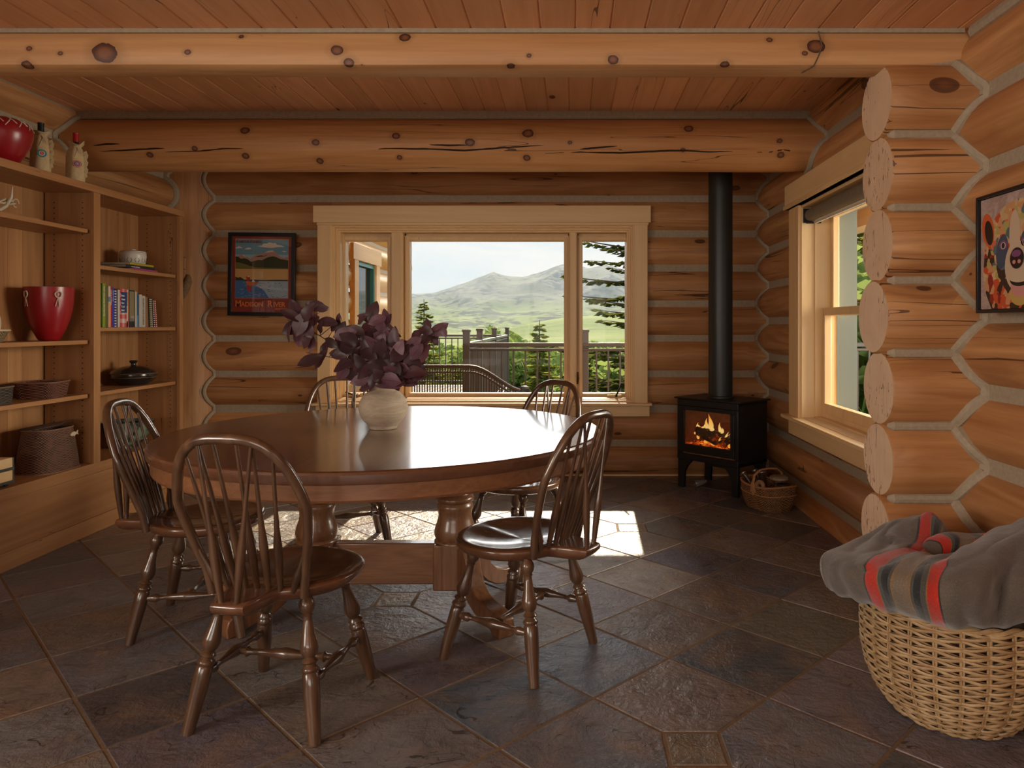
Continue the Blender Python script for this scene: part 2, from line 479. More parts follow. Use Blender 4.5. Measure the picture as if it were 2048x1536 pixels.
def logs(mb, zs, s0, s1, fn, openings=(), zmin=0, zmax=2.9, thick=.36, a=.185, b=.147, step=.32, seed=0):
    """stack of round logs; fn(s, n, z) -> xyz, n counts from the bulge plane into the wall"""
    rnd = random.Random(seed)
    for zt in zs:
        zc = zt - CRS / 2
        if zc + b < zmin + .01 or zc - b > zmax: continue
        rows = [(s0, s1, max(zmin, zc - b), min(zmax, zc + b))]
        for (o0, o1, oz0, oz1) in openings:
            new = []
            for (p0, p1, q0, q1) in rows:
                if q1 <= oz0 + .004 or q0 >= oz1 - .004 or p1 <= o0 or p0 >= o1:
                    new.append((p0, p1, q0, q1)); continue
                if p0 < o0: new.append((p0, o0, q0, q1))
                if p1 > o1: new.append((o1, p1, q0, q1))
                if q1 > oz1 + .01: new.append((max(p0, o0), min(p1, o1), oz1, q1))
                if q0 < oz0 - .01: new.append((max(p0, o0), min(p1, o1), q0, oz0))
            rows = new
        ph = rnd.uniform(0, 9); dr = rnd.uniform(-.006, .006)
        for (p0, p1, q0, q1) in rows:
            ns = max(2, int((p1 - p0) / step)); nz = 14
            prof = []
            for i in range(nz + 1):
                th = -PI / 2 + PI * i / nz
                z = zc + b * math.sin(th)
                z = min(max(z, q0), q1)
                prof.append(z)
            vs = []; fs = []; npr = 2 * (nz + 1)
            for k in range(ns + 1):
                s = p0 + (p1 - p0) * k / ns
                wob = .006 * noise.noise(Vector((s * 1.7, ph, 0))) + dr
                wz = .004 * noise.noise(Vector((s * 1.3, ph, 5)))
                for z in prof:
                    x = min(1, abs(z - zc) / b)
                    n = a * (1 - math.sqrt(1 - x * x)) + wob
                    vs.append(fn(s, n, z + (wz if q0 < z < q1 else 0)))
                for z in reversed(prof):
                    x = min(1, abs(z - zc) / b)
                    vs.append(fn(s, thick - a * (1 - math.sqrt(1 - x * x)), z))
            for k in range(ns):
                for j in range(npr):
                    fs.append((k * npr + j, k * npr + (j + 1) % npr, (k + 1) * npr + (j + 1) % npr, (k + 1) * npr + j))
            fs.append(tuple(range(npr))); fs.append(tuple(ns * npr + j for j in range(npr - 1, -1, -1)))
            mb.add(vs, fs)

def slab(mb, s0, s1, z0, z1, n0, n1, fn, openings=()):
    rows = [(s0, s1, z0, z1)]
    for (o0, o1, oz0, oz1) in openings:
        new = []
        for (p0, p1, q0, q1) in rows:
            new += [(p0, o0, q0, q1), (o1, p1, q0, q1), (o0, o1, oz1, q1), (o0, o1, q0, oz0)]
        rows = [r for r in new if r[1] - r[0] > .001 and r[3] - r[2] > .001]
    for (p0, p1, q0, q1) in rows:
        vs = [fn(s, n, z) for z in (q0, q1) for n in (n0, n1) for s in (p0, p1)]
        mb.add(vs, [(0, 2, 3, 1), (4, 5, 7, 6), (0, 1, 5, 4), (2, 6, 7, 3), (0, 4, 6, 2), (1, 3, 7, 5)])

fb = lambda s, n, z: (s, BY + n, z)
fr_ = lambda s, n, z: (RX + n, s, z)
fl = lambda s, n, z: (LX - n, s, z)
W1 = (-1.985, .508, .60, 2.07)                # back window opening
W2 = (3.30, 4.80, .60, 2.03)                  # side window opening
W5 = (-2.1, .7, .8, 2.15)                     # unseen opening added in the left wall for the fill lamp
W3 = (-2.5, -.2, .8, 2.2)                     # unseen opening added in the right wall to let light in

mb = MB(); logs(mb, BACKZ, LX - .1, RX + .15, fb, [W1], zmax=2.75, seed=1)
wb = mb.build('wall_back', M['logx'], kind='structure')
mb = MB(); slab(mb, LX - .1, RX + .2, 0, 2.75, .072, .28, fb, [W1])
mb.build('chinking', M['chink'], wb, kind=None)
mb = MB(); logs(mb, SIDEZ, -3.9, BY + .35, fr_, [W2, W3], zmax=2.75, seed=2)
wr = mb.build('wall_right', M['logy'], kind='structure')
mb = MB(); slab(mb, -3.9, BY + .3, 0, 2.75, .072, .28, fr_, [(3.30, 4.80, .60, 2.03)])
# (added opening behind the camera is cut by building the slab in two lengths)
mb = MB(); slab(mb, 1.0, BY + .3, 0, 2.75, .072, .28, fr_, [W2]); slab(mb, -3.9, 1.0, 0, 2.75, .072, .28, fr_, [W3])
mb.build('chinking', M['chink'], wr)
mb = MB(); logs(mb, SIDEZ, -3.9, BY + .35, fl, [W5], zmax=2.75, seed=3)
wl = mb.build('wall_left', M['logy'], kind='structure')
mb = MB(); slab(mb, -3.9, BY + .3, 0, 2.75, .072, .28, fl, [W5])
mb.build('chinking', M['chink'], wl)
mb = MB()
ff = lambda s, n, z: (s, -3.55 - n, z)
slab(mb, LX - .4, RX + .4, 0, 2.75, 0, .3, ff, [(-2.6, .8, .75, 2.3)])  # opening added behind the camera so fill light can enter
mb.build('wall_front', M['logx'], kind='structure')

def seam(mb, pts, r=.022):
    mb.tube(pts, r, 8)

# corner chink, back right
mb = MB()
zz = [i * .0145 for i in range(2, 175)]
seam(mb, [(RX + depth(z, SIDEZ), BY + depth(z, BACKZ), z) for z in zz], .024)
mb.build('trim_1', M['chink'], kind='structure')

# ---- crossing log ends on the right wall (stub wall)
SY, SR, SX = 2.955, .150, 1.238
def stub_depth(z):
    k = min(range(len(BACKZ)), key=lambda i: abs(z - (BACKZ[i] - CRS / 2)))
    dz = z - (BACKZ[k] - CRS / 2)
    return SR - math.sqrt(max(0, SR * SR - dz * dz))
st = thing('wall_log_ends', None, None, (0, 0, 0), kind='structure')
st.name = 'wall_stub'
rnd = random.Random(5)
for zt in BACKZ[2:]:
    zc = zt - CRS / 2
    if zc < -.02: continue
    mb = MB()
    n = 28; dx = rnd.uniform(-.012, .012); rr = SR + rnd.uniform(-.002, .003)
    zl = .0
    def ring(x, r):
        out = []
        for j in range(n):
            th = 2 * PI * j / n
            out.append((x, SY + r * math.cos(th) * 1.0, max(0.0, zc + r * math.sin(th))))
        return out
    x0 = SX + dx
    mb.add(ring(x0, rr - .006), [tuple(range(n))], 1)
    vs = ring(x0, rr - .006) + ring(x0 + .006, rr) + ring(x0 + .12, rr + .002) + ring(1.66, rr)
    mb.add(vs, [(k * n + j, (k + 1) * n + j, (k + 1) * n + (j + 1) % n, k * n + (j + 1) % n) for k in range(3) for j in range(n)], 0)
    mb.build('log_end', [M['logx'], M['end']], st, smooth=50)
mb = MB()
for zt in BACKZ[2:]:
    if zt < .05: continue
    mb.tube([(SX + .022, SY - .060, zt), (SX + .04, SY - .070, zt), (1.66, SY - .072, zt)], [.008, .022, .024], 10)
    mb.tube([(SX + .045, SY + .072, zt), (1.66, SY + .072, zt)], .022, 8)
mb.build('chinking', M['chink'], st)
mb = MB()
zz = [i * .0145 for i in range(2, 158)]
seam(mb, [(RX + depth(z, SIDEZ) - .004, SY - SR + min(.085, stub_depth(z)) - .002, z) for z in zz], .027)
seam(mb, [(RX + depth(z, SIDEZ) - .004, SY + SR - min(.085, stub_depth(z)) + .002, z) for z in zz], .024)
mb.build('trim_2', M['chink'], kind='structure')

# ---- upright log in the back left corner
PC = Vector((-3.262, 6.10)); PR = .30
mb = MB(); mb.lathe([(PR, 0), (PR, CEIL)], (PC.x, PC.y, 0), 48)
post = mb.build('trim_3', M['logz'], kind='structure')
mb = MB()
zz = [i * .0145 for i in range(2, 178)]
p1 = []; p1b = []; p2 = []
for z in zz:
    y = BY + depth(z, BACKZ)
    dy = PC.y - y
    x = PC.x + math.sqrt(max(0, PR * PR - dy * dy))
    p1.append((x + .006, y - .002, z)); p1b.append((x - .022, y - .016, z))
    xl = LX - depth(z, SIDEZ)
    # left seam: where the side wall meets the post
    dx = min(PR - .002, PC.x - xl if xl < PC.x else 0)
    yy = PC.y - math.sqrt(PR * PR - (xl - PC.x) ** 2)
    p2.append((xl + .012, yy - .006, z))
seam(mb, p1, .017); seam(mb, p1b, .009); seam(mb, p2, .026)
mb.build('chinking', M['chink'], post)

# ---- ceiling boards with V grooves
def boards(mb, x0, x1, w, xj, y0, y1, z):
    k0 = math.floor((x0 - xj) / w); k1 = math.ceil((x1 - xj) / w)
    g = .0055
    for k in range(k0, k1):
        a = xj + k * w; b = a + w
        vs = [(a, y0, z + g), (a + g, y0, z), (b - g, y0, z), (b, y0, z + g), (a, y1, z + g), (a + g, y1, z), (b - g, y1, z), (b, y1, z + g),
              (a, y0, z + .03), (b, y0, z + .03), (a, y1, z + .03), (b, y1, z + .03)]
        mb.add(vs, [(0, 4, 5, 1), (1, 5, 6, 2), (2, 6, 7, 3), (8, 9, 11, 10), (0, 8, 10, 4), (3, 7, 11, 9), (0, 1, 2, 3, 9, 8), (4, 10, 11, 7, 6, 5)])
mb = MB(); boards(mb, LX - .3, RX + .3, .1354, -.023, 2.95, 6.3, CEIL); boards(mb, LX - .3, RX + .3, .1375, .0114, -3.6, 3.0, CEILF)
mb.box(LX - .4, RX + .4, -3.9, 6.4, CEIL + .03, CEIL + .12)
mb.build('ceiling', M['ceil'], kind='structure', smooth=0)
mb = MB()
# chink beads along the ceiling
mb.tube([(LX - .03, 3.0, CEIL - .012), (LX - .03, 6.0, CEIL - .012)], .024, 8)
mb.tube([(RX + .045, 2.9, CEIL - .012), (RX + .045, 6.0, CEIL - .012)], .024, 8)
mb.tube([(LX - .03, 2.87, CEILF - .006), (LX - .03, -3.5, CEILF - .006)], .024, 8)
mb.tube([(RX + .05, 2.84, CEILF - .02), (RX + .05, -3.5, CEILF - .02)], .028, 8)
mb.build('trim_4', M['chink'], kind='structure')

# ---- ceiling beams
mb = MB()
x0, x1 = LX - .1, RX + .12
prof = [(2.872, 2.398), (2.858, 2.36), (2.855, 2.30), (2.866, 2.272), (2.885, 2.264), (2.97, 2.262), (3.02, 2.275), (3.06, 2.31), (3.10, 2.38), (3.11, 2.5), (3.11, 2.635), (2.90, 2.635), (2.885, 2.42)]
ns = 40; vs = []; fs = []; n = len(prof)
for k in range(ns + 1):
    x = x0 + (x1 - x0) * k / ns
    for i, (y, z) in enumerate(prof):
        wv = .004 * noise.noise(Vector((x * 1.6, i * .6, 3)))
        vs.append((x, y + wv, z + (wv if 2 < i < 9 else 0)))
for k in range(ns):
    for i in range(n):
        fs.append((k * n + i, (k + 1) * n + i, (k + 1) * n + (i + 1) % n, k * n + (i + 1) % n))
fs.append(tuple(range(n - 1, -1, -1))); fs.append(tuple(ns * n + i for i in range(n)))
mb.add(vs, fs)
b1 = mb.build('ceiling_beam', M['beam'], label='hewn flat-faced log beam nearest the camera, crossing under the board ceiling', cat='beam', group=None)
mb = MB()
mb.box(x0 + .1, x1 - .1, 2.855, 2.875, 2.396, 2.412)
mb.build('chinking', M['chink'], b1)
mb = MB()
mb.tube([(.99 - .02, 2.853, 2.40), (.985, 2.852, 2.34), (.97, 2.855, 2.30), (.955, 2.862, 2.266), (.93, 2.93, 2.261)], .0028, 6)
mb.build('joint_seam', plain('joint_seam', (.14, .09, .05), .8), b1)
# round beam
mb = MB()
pts = []; rr = []
for k in range(41):
    x = LX - .05 + (RX + .12 - LX + .05) * k / 40
    pts.append((x, BYC + .006 * noise.noise(Vector((x * .8, 1, 0))), BZC + .004 * noise.noise(Vector((x * .7, 7, 0)))))
    rr.append(BR + .004 * noise.noise(Vector((x * 1.2, 3, 3))))
mb.tube(pts, rr, 40)
b2 = mb.build('ceiling_beam', M['beam2'], label='round log beam with long cracks, further back just before the picture window wall', cat='beam')
b2.name = 'log_beam'
mb = MB()
mb.box(LX - .02, RX + .04, 4.655, 4.80, CEIL - .052, CEIL + .002)
pr = []; pl = []
for i in range(0, 25):
    th = PI * .5 - PI * 1.02 * i / 24
    y = BYC - BR * math.cos(th); z = BZC + BR * math.sin(th)
    pr.append((RX + depth(z, SIDEZ) - .002, y - .004, z)); pl.append((LX - depth(z, SIDEZ) + .002, y - .004, z))
mb.tube(pr, .024, 8); mb.tube(pl, .024, 8)
mb.build('chinking', M['chink'], b2)

crk = plain('dark_crack', (.035, .014, .006), .9)
mb = MB()
for line in ([(186, 291), (215, 288), (240, 288)], [(200, 303), (260, 300), (310, 297), (330, 297)], [(330, 304), (400, 302), (450, 297), (512, 297)], [(700, 300), (780, 297), (860, 298), (930, 301), (1000, 296), (1060, 292), (1105, 290)], [(1150, 299), (1190, 296), (1235, 292)], [(1080, 307), (1160, 304), (1240, 306), (1320, 302), (1366, 301), (1420, 304), (1480, 302)], [(1505, 304), (1540, 304), (1565, 299), (1590, 303), (1636, 304)], [(850, 289), (900, 291), (940, 290)]):
    P_ = []
    for (a_, b_), (c_, d_) in zip(line, line[1:]):
        for k in range(6): P_.append(onbeam(a_ + (c_ - a_) * k / 6, b_ + (d_ - b_) * k / 6 + .6 * noise.noise(Vector((a_ + k * 3.1, 0, 0)))))
    P_.append(onbeam(*line[-1])); n_ = len(P_)
    mb.tube(P_, [.0008 + .0052 * math.sin(PI * k / (n_ - 1)) ** .7 for k in range(n_)], 6)
mb.build('crack', crk, b2, kind='stuff')

# ---- slate floor
T = .408
U0, V0 = 2.159, 1.2425
S2 = math.sqrt(2)
fm = MB(); fm.colr = []; fm.cc = (.1, .1, .1)
rnd = random.Random(21)
pal = [(.115, .098, .085), (.135, .112, .095), (.10, .095, .094), (.155, .128, .10), (.125, .10, .102), (.145, .108, .08), (.092, .09, .085), (.165, .142, .115), (.12, .115, .105)]
fixed = {(0, 0): (.042, .048, .050), (1, 0): (.12, .105, .07), (3, 3): (.075, .085, .078), (1, 1): (.13, .105, .08), (2, 2): (.10, .092, .10), (-4, 3): (.06, .05, .045), (-1, 1): (.085, .095, .105), (-2, 1): (.065, .075, .082)}
def isdot(i, j):
    return (i + 1) % 4 == 0 and j % 4 == 0
DOT = .079
G = .0045
for i in range(-16, 16):
    for j in range(-16, 18):
        # tile spans u idx i..i+1, v idx j..j+1
        cu_ = U0 + (i + .5) * T; cv_ = V0 + (j + .5) * T
        X = (cu_ - cv_) / S2; Y = (cu_ + cv_) / S2
        if X < LX - .2 or X > RX + .3 or Y < -3.6 or Y > 6.2: continue
        c = fixed.get((i, j)) or rnd.choice(pal); c = (c[0] * .95, c[1] * 1.02, c[2] * 1.18)
        k = rnd.uniform(1.2, 1.95); c = tuple(q * k for q in c)
        fm.cc = c
        poly = []
        d = DOT * S2 + .006
        for (a, b, dirs) in ((0, 0, ((0, 1), (1, 0))), (1, 0, ((-1, 0), (0, 1))), (1, 1, ((0, -1), (-1, 0))), (0, 1, ((1, 0), (0, -1)))):
            u = U0 + (i + a) * T + (G if a == 0 else -G); v = V0 + (j + b) * T + (G if b == 0 else -G)
            if isdot(i + a, j + b):
                for (du, dv) in dirs:
                    poly.append((u + du * d, v + dv * d))
            else:
                poly.append((u, v))
        dz = rnd.uniform(-.0008, .0008)
        e = .003
        cu2 = sum(p[0] for p in poly) / len(poly); cv2 = sum(p[1] for p in poly) / len(poly)
        def W(u, v, z):
            return ((u - v) / S2, (u + v) / S2, z)
        inner = [(u + (cu2 - u) / T * e * 2, v + (cv2 - v) / T * e * 2) for u, v in poly]
        n = len(poly)
        vs = [W(u, v, -.004) for u, v in poly] + [W(u, v, dz) for u, v in inner]
        fm.add(vs, [(q, (q + 1) % n, n + (q + 1) % n, n + q) for q in range(n)] + [tuple(range(n, 2 * n))])
for i in range(-16, 16):
    for j in range(-16, 18):
        if isdot(i, j):
            u = U0 + i * T; v = V0 + j * T
            X = (u - v) / S2; Y = (u + v) / S2
            if X < LX or X > RX + .1 or Y < -3.5 or Y > 6.1: continue
            fm.cc = (.20, .15, .09); h = DOT
            vs = [(X - h, Y - h, -.004), (X + h, Y - h, -.004), (X + h, Y + h, -.004), (X - h, Y + h, -.004)]
            vs += [(x + (X - x) * .04, y + (Y - y) * .04, 0) for x, y, z in vs]
            fm.add(vs, [(q, (q + 1) % 4, 4 + (q + 1) % 4, 4 + q) for q in range(4)] + [(4, 5, 6, 7)])
floor = fm.build('floor', M['slate'], kind='structure', smooth=0)
mb = MB(); mb.box(LX - .4, RX + .4, -3.9, 6.3, -.06, -.0025)
mb.build('grout', M['grout'], floor)

# ================================================================== windows
def profile_frame(mb, x0, x1, z0, z1, w, y0, y1):
    mb.box(x0, x0 + w, y0, y1, z0, z1); mb.box(x1 - w, x1, y0, y1, z0, z1)
    mb.box(x0 + w, x1 - w, y0, y1, z1 - w, z1); mb.box(x0 + w, x1 - w, y0, y1, z0, z0 + w)
win = thing('window_1', None, None, (0, 0, 0), kind='structure')
CY0 = 5.885
X0, X1, Z0, Z1 = W1
mb = MB(); mb.box(-2.105, .636, CY0 - .022, CY0 + .02, 2.072, 2.21); mb.box(-2.082, .618, CY0 - .006, CY0 + .016, 2.052, 2.0735)
mb.build('head_casing', M['trimx'], win, bevel=.003)
mb = MB(); mb.box(-2.078, -1.973, CY0, CY0 + .022, .585, 2.09); mb.box(.50, .612, CY0, CY0 + .022, .585, 2.09)
mb.build('side_casing', M['trimz'], win, bevel=.003)
mb = MB(); mb.box(-2.115, .645, CY0 - .045, 6.06, .585, .607)
mb.build('window_sill', M['trimx'], win, bevel=.004)
mb = MB(); mb.box(-2.09, .628, CY0 - .005, CY0 + .022, .495, .585)
mb.build('apron', M['trimx'], win, bevel=.003)
# stepped jamb liner
mb = MB()
for k, (ins, ya, yb) in enumerate([(0, CY0 + .02, 6.04), (.012, 5.935, 6.04), (.03, 5.965, 6.20), (.045, 6.00, 6.22)]):
    profile_frame(mb, X0 + .003 + ins * .9, X1 - .003 - ins * .9, .607 + (ins * .3), Z1 - .004 - ins * .9, .016, ya, yb)
mb.build('jamb', M['trimz'], win, bevel=.0015)
GY = 6.14
# glass lights measured: x spans and z span
panes = [((695 - CX) * GY / F, (778 - CX) * GY / F), ((822 - CX) * GY / F, (1128 - CX) * GY / F), ((1165 - CX) * GY / F, (1250 - CX) * GY / F)]
ZB, ZT = EYE - (785 - CY) * GY / F, EYE + (CY - 483) * GY / F
mb = MB()
for (a, b) in ((panes[0][1], panes[1][0]), (panes[1][1], panes[2][0])):
    w = b - a
    mb.box(a + .045, b - .045, 6.03, 6.22, .61, Z1 - .03)
    mb.box(a + .055, b - .055, 6.015, 6.22, .61, Z1 - .03)
mb.build('mullion', M['trimz'], win, bevel=.002)
mb = MB()
mb.box(X0 - .01, X1 + .01, 6.115, 6.20, ZT + .034, 2.09); mb.box(X0 - .01, X1 + .01, 6.115, 6.20, .56, ZB - .040)
mb.box(X0 - .01, panes[0][0] - .034, 6.115, 6.20, .56, 2.08); mb.box(panes[2][1] + .034, X1 + .01, 6.115, 6.20, .56, 2.08)
for (a, b) in ((panes[0][1], panes[1][0]), (panes[1][1], panes[2][0])): mb.box(a + .034, b - .034, 6.115, 6.20, .56, 2.08)
mb.build('frame', M['trimz'], win)
for k, (a, b) in enumerate(panes):
    mb = MB()
    wl_ = .042
    for (ins, ya) in ((0, 6.085), (.012, 6.075), (.026, 6.10)):
        o = wl_ - ins
        x0, x1, z0, z1 = a - o, b + o, ZB - o - .01, ZT + o
        q_ = ins * .35
        for bx in ((x0, a - q_, z0, z1), (b + q_, x1, z0, z1), (a - q_, b + q_, ZT + q_, z1), (a - q_, b + q_, z0, ZB - q_)):
            mb.box(bx[0], bx[1], ya, 6.17, bx[2], bx[3])
    mb.build('sash', M['trimz'], win, bevel=.0015)
    mb = MB(); mb.box(a - .008, b + .008, GY, GY + .005, ZB - .008, ZT + .008)
    mb.build('pane', M['glass'], win, smooth=0)
# crank operators and latches
def crank(px, py):
    p = at(px, py, 6.055)
    mb = MB(); mb.box(p.x - .062, p.x + .062, p.y - .02, p.y + .03, p.z - .014, p.z + .014)
    mb.box(p.x - .035, p.x + .045, p.y - .032, p.y - .018, p.z - .008, p.z + .016)
    cb = mb.build('crank_base', M['brass'], win, bevel=.003)
    mb = MB(); mb.tube([(p.x + .012, p.y - .03, p.z + .005), (p.x + .02, p.y - .045, p.z + .03), (p.x + .052, p.y - .055, p.z + .10), (p.x + .058, p.y - .055, p.z + .118)], [.009, .007, .0085, .006], 8)
    mb.lathe([(0, -.011), (.011, -.005), (.012, .004), (0, .012)], (p.x + .012, p.y - .03, p.z + .008), 10)
    mb.build('crank_handle', M['black'], cb)
crank(1229, 793)
p = at(707, 790, 6.055)
mb = MB(); mb.box(p.x - .04, p.x + .05, p.y - .02, p.y + .03, p.z - .012, p.z + .010)
cb = mb.build('crank_base', M['brass'], win, bevel=.003)
mb = MB(); mb.tube([(p.x - .05, p.y - .05, p.z + .03), (p.x, p.y - .045, p.z + .012), (p.x + .03, p.y - .03, p.z + .0)], [.009, .008, .01], 8)
mb.build('crank_handle', M['black'], cb)
p = at(1155, 757, 6.02)
mb = MB(); mb.tube([(p.x, p.y - .012, p.z + .055), (p.x + .002, p.y - .02, p.z), (p.x, p.y - .012, p.z - .045)], [.006, .009, .006], 8)
mb.build('sash_lock', M['bronze'], win)

# ---- side window
w2 = thing('window_2', None, None, (0, 0, 0), kind='structure')
XS = RX - .035
y0, y1, z0, z1 = W2
mb = MB(); mb.box(XS - .02, XS + .02, y0 - .22, 5.03, 2.035, 2.20); mb.box(XS - .028, XS + .02, y0 - .23, 5.04, 2.035, 2.062)
mb.build('head_casing', M['trimy'], w2, bevel=.003)
mb = MB(); mb.box(XS, XS + .022, 4.795, 5.0, .62, 2.035); mb.box(XS, XS + .022, 3.12, 3.305, .62, 2.035)
mb.build('side_casing', M['trimz'], w2, bevel=.003)
mb = MB(); mb.box(XS - .045, 1.66, y0 - .23, 5.04, .60, .625); mb.box(1.60, 1.80, y0 - .01, y1 + .01, .58, .637)
mb.build('window_sill', M['trimy'], w2, bevel=.004)
mb = MB(); mb.box(XS - .002, XS + .022, y0 - .20, 5.0, .495, .60)
mb.build('apron', M['trimy'], w2, bevel=.003)
def yframe(mb, y0, y1, z0, z1, w, x0, x1):
    mb.box(x0, x1, y0, y0 + w, z0, z1); mb.box(x0, x1, y1 - w, y1, z0, z1)
    mb.box(x0, x1, y0 + w, y1 - w, z1 - w, z1); mb.box(x0, x1, y0 + w, y1 - w, z0, z0 + w)
mb = MB()
yframe(mb, y0, y1, .61, z1 + .002, .018, XS + .02, 1.80)
yframe(mb, y0 + .015, y1 - .015, .615, z1 - .012, .014, 1.60, 1.80)
mb.build('jamb', M['trimz'], w2, bevel=.002)
mb = MB(); yframe(mb, y0 + .03, y1 - .03, 1.30, z1 - .03, .055, 1.70, 1.74)
mb.build('sash', M['trimz'], w2, bevel=.003)
mb = MB(); yframe(mb, y0 + .03, y1 - .03, .635, 1.352, .05, 1.645, 1.69)
mb.box(1.642, 1.693, y0 + .08, y1 - .08, .665, .73)
mb.build('sash', M['trimz'], w2, bevel=.003)
mb = MB(); mb.box(1.716, 1.721, y0 + .07, y1 - .07, 1.34, z1 - .07)
mb.build('pane', M['glass'], w2, smooth=0)
mb = MB(); mb.box(1.665, 1.67, y0 + .07, y1 - .07, .71, 1.31)
mb.build('pane', M['glass'], w2, smooth=0)
mb = MB(); mb.box(1.655, 1.685, 4.13, 4.20, 1.352, 1.362); mb.tube([(1.67, 4.14, 1.362), (1.67, 4.165, 1.375), (1.66, 4.20, 1.378)], .007, 8)
mb.build('sash_lock', M['brass'], w2)
mb = MB(); yframe(mb, y0 + .012, y1 - .012, .632, z1 - .012, .024, 1.742, 1.875); mb.build('outer_frame', plain('weathered_frame', (.17, .18, .14), .5), w2)
# roller blind
bl = thing('roller_blind', 'rolled-up taupe fabric roller blind under the head of the side window', 'blind', (1.575, 4.05, 1.965))
blm, t = newmat('blind_fabric')
tc = t.new('ShaderNodeTexCoord')
nn = t.noise(t.vmath('MULTIPLY', tc.outputs['Object'], (1, 1, .05)), 160, 2, .5)
out_bsdf(t, Base_Color=t.mix(nn, (.13, .10, .065), (.27, .215, .145)), Roughness=.8)
mb = MB()
mb.tube([(0, -.72, 0), (0, .725, 0)], .042, 20)
mb.build('rolled_fabric', blm, bl)
mb = MB(); mb.box(-.05, .012, .725, .733, -.05, .045); mb.box(-.03, .06, .70, .733, -.055, -.047)
mb.build('end_bracket', M['black'], bl, bevel=.002)
mb = MB(); mb.box(.012, .026, -.70, .70, -.058, -.044)
mb.build('hem_bar', plain('blind_rail', (.62, .56, .46), .4), bl)

# frames of the unseen openings added to admit fill light
mb = MB(); yframe(mb, W3[0], W3[1], W3[2], W3[3], .08, RX, RX + .12); mb.box(RX + .02, RX + .08, -1.39, -1.31, W3[2], W3[3])
mb.build('added_window_right', M['trimz'], kind='structure')
mb = MB(); yframe(mb, W5[0], W5[1], W5[2], W5[3], .08, LX - .12, LX); mb.box(LX - .08, LX - .02, -.74, -.66, W5[2], W5[3])
mb.build('added_window_left', M['trimz'], kind='structure')
mb = MB(); profile_frame(mb, -2.6, .8, .75, 2.3, .08, -3.75, -3.5); mb.box(-.94, -.86, -3.7, -3.62, .75, 2.3)
mb.build('added_window_front', M['trimz'], kind='structure')
mb = MB()
mb.box(LX + .0, RX + .05, BY + .02, BY + .075, 0, .012)
mb.build('baseboard_back', M['trimx'], kind='structure')

# ================================================================== dining table
TX, TY, TZ, TR = -.807, 3.19, .78, .932
tb = thing('dining_table', 'large round dark oak dining table on two turned columns joined by a low beam', 'table', (TX, TY, 0))
mb = MB(); mb.lathe([(0, TZ - .045), (TR - .012, TZ - .045), (TR - .003, TZ - .040), (TR, TZ - .030), (TR, TZ - .012), (TR - .004, TZ - .004), (TR - .012, TZ), (TR - .0135, TZ), (TR - .06, TZ), (0, TZ)], n=160)
mb.build('tabletop', M['tabtop'], tb, smooth=25)
mb = MB(); mb.lathe([(TR - .06, TZ - .046), (TR - .018, TZ - .046), (TR - .018, TZ - .095), (TR - .022, TZ - .103), (TR - .06, TZ - .103)], n=160)
vsn = len(mb.v) // 160
mb.f = [f for f in mb.f if len(f) == 4]
mb.f += [((vsn - 1) * 160 + j, (vsn - 1) * 160 + (j + 1) % 160, (j + 1) % 160, j) for j in range(160)]
mb.build('apron', M['tabx'], tb, smooth=25)
colp = [(.078, .70), (.078, .665), (.066, .655), (.066, .50), (.070, .495), (.080, .488), (.084, .478), (.080, .468), (.072, .462), (.078, .452), (.080, .440), (.074, .425), (.072, .405), (.076, .385), (.086, .355), (.091, .33), (.088, .315), (.082, .303), (.090, .296), (.090, .288)]
for k, cx in enumerate((-1.128 - TX, -.518 - TX)):
    mb = MB(); mb.lathe(list(reversed(colp)), (cx, 0, 0), 32)
    mb.build('column', M['tabside'], tb, smooth=50)
    mb = MB(); mb.box(cx - .083, cx + .083, -.083, .083, .095, .292)
    mb.build('column_block', M['tabside'], tb, bevel=.006)
    sgn = -1 if k == 0 else 1
    for fy in (-1, 1):
        d = Vector((sgn, fy * 1.25, 0)).normalized()
        pr = Vector((-d.y, d.x, 0))
        poly = [(.075, .275), (.10, .292), (.125, .285), (.15, .25), (.165, .20), (.19, .15), (.23, .115), (.285, .098), (.33, .094), (.375, .088), (.408, .068), (.418, .035), (.412, .0), (.36, .0), (.345, .014), (.285, .030), (.225, .040), (.17, .07), (.12, .115), (.075, .13)]
        mb = MB()
        mb.prism(poly, lambda u, v, t: (cx + d.x * u + pr.x * t, d.y * u + pr.y * t, v), -.036, .036)
        mb.build('foot', M['tabside'], tb, bevel=.005)
mb = MB(); mb.box(-1.05 - TX, -.60 - TX, -.030, .030, .105, .285)
mb.build('stretcher_beam', M['tabx'], tb, bevel=.006)

# ================================================================== windsor chairs
def shield(k=144):
    pts = []
    for i in range(k):
        th = 2 * PI * i / k
        c, s = math.cos(th), math.sin(th)
        r = 1.0
        x = .236 * math.copysign(abs(c) ** .80, c)
        y = .222 * math.copysign(abs(s) ** .72, s)
        if s < 0:                                  # rear narrows
            x *= 1 - .28 * (-s) ** 1.3
            y *= .92
            q_ = 1 - max(0, min(1, (abs(x) - .050) / .034))
            y -= .122 * q_ * q_ * (3 - 2 * q_)
        else:
            y += .012 * math.cos(c * PI) * s       # soft waist at the front
        pts.append((x, y))
    return pts

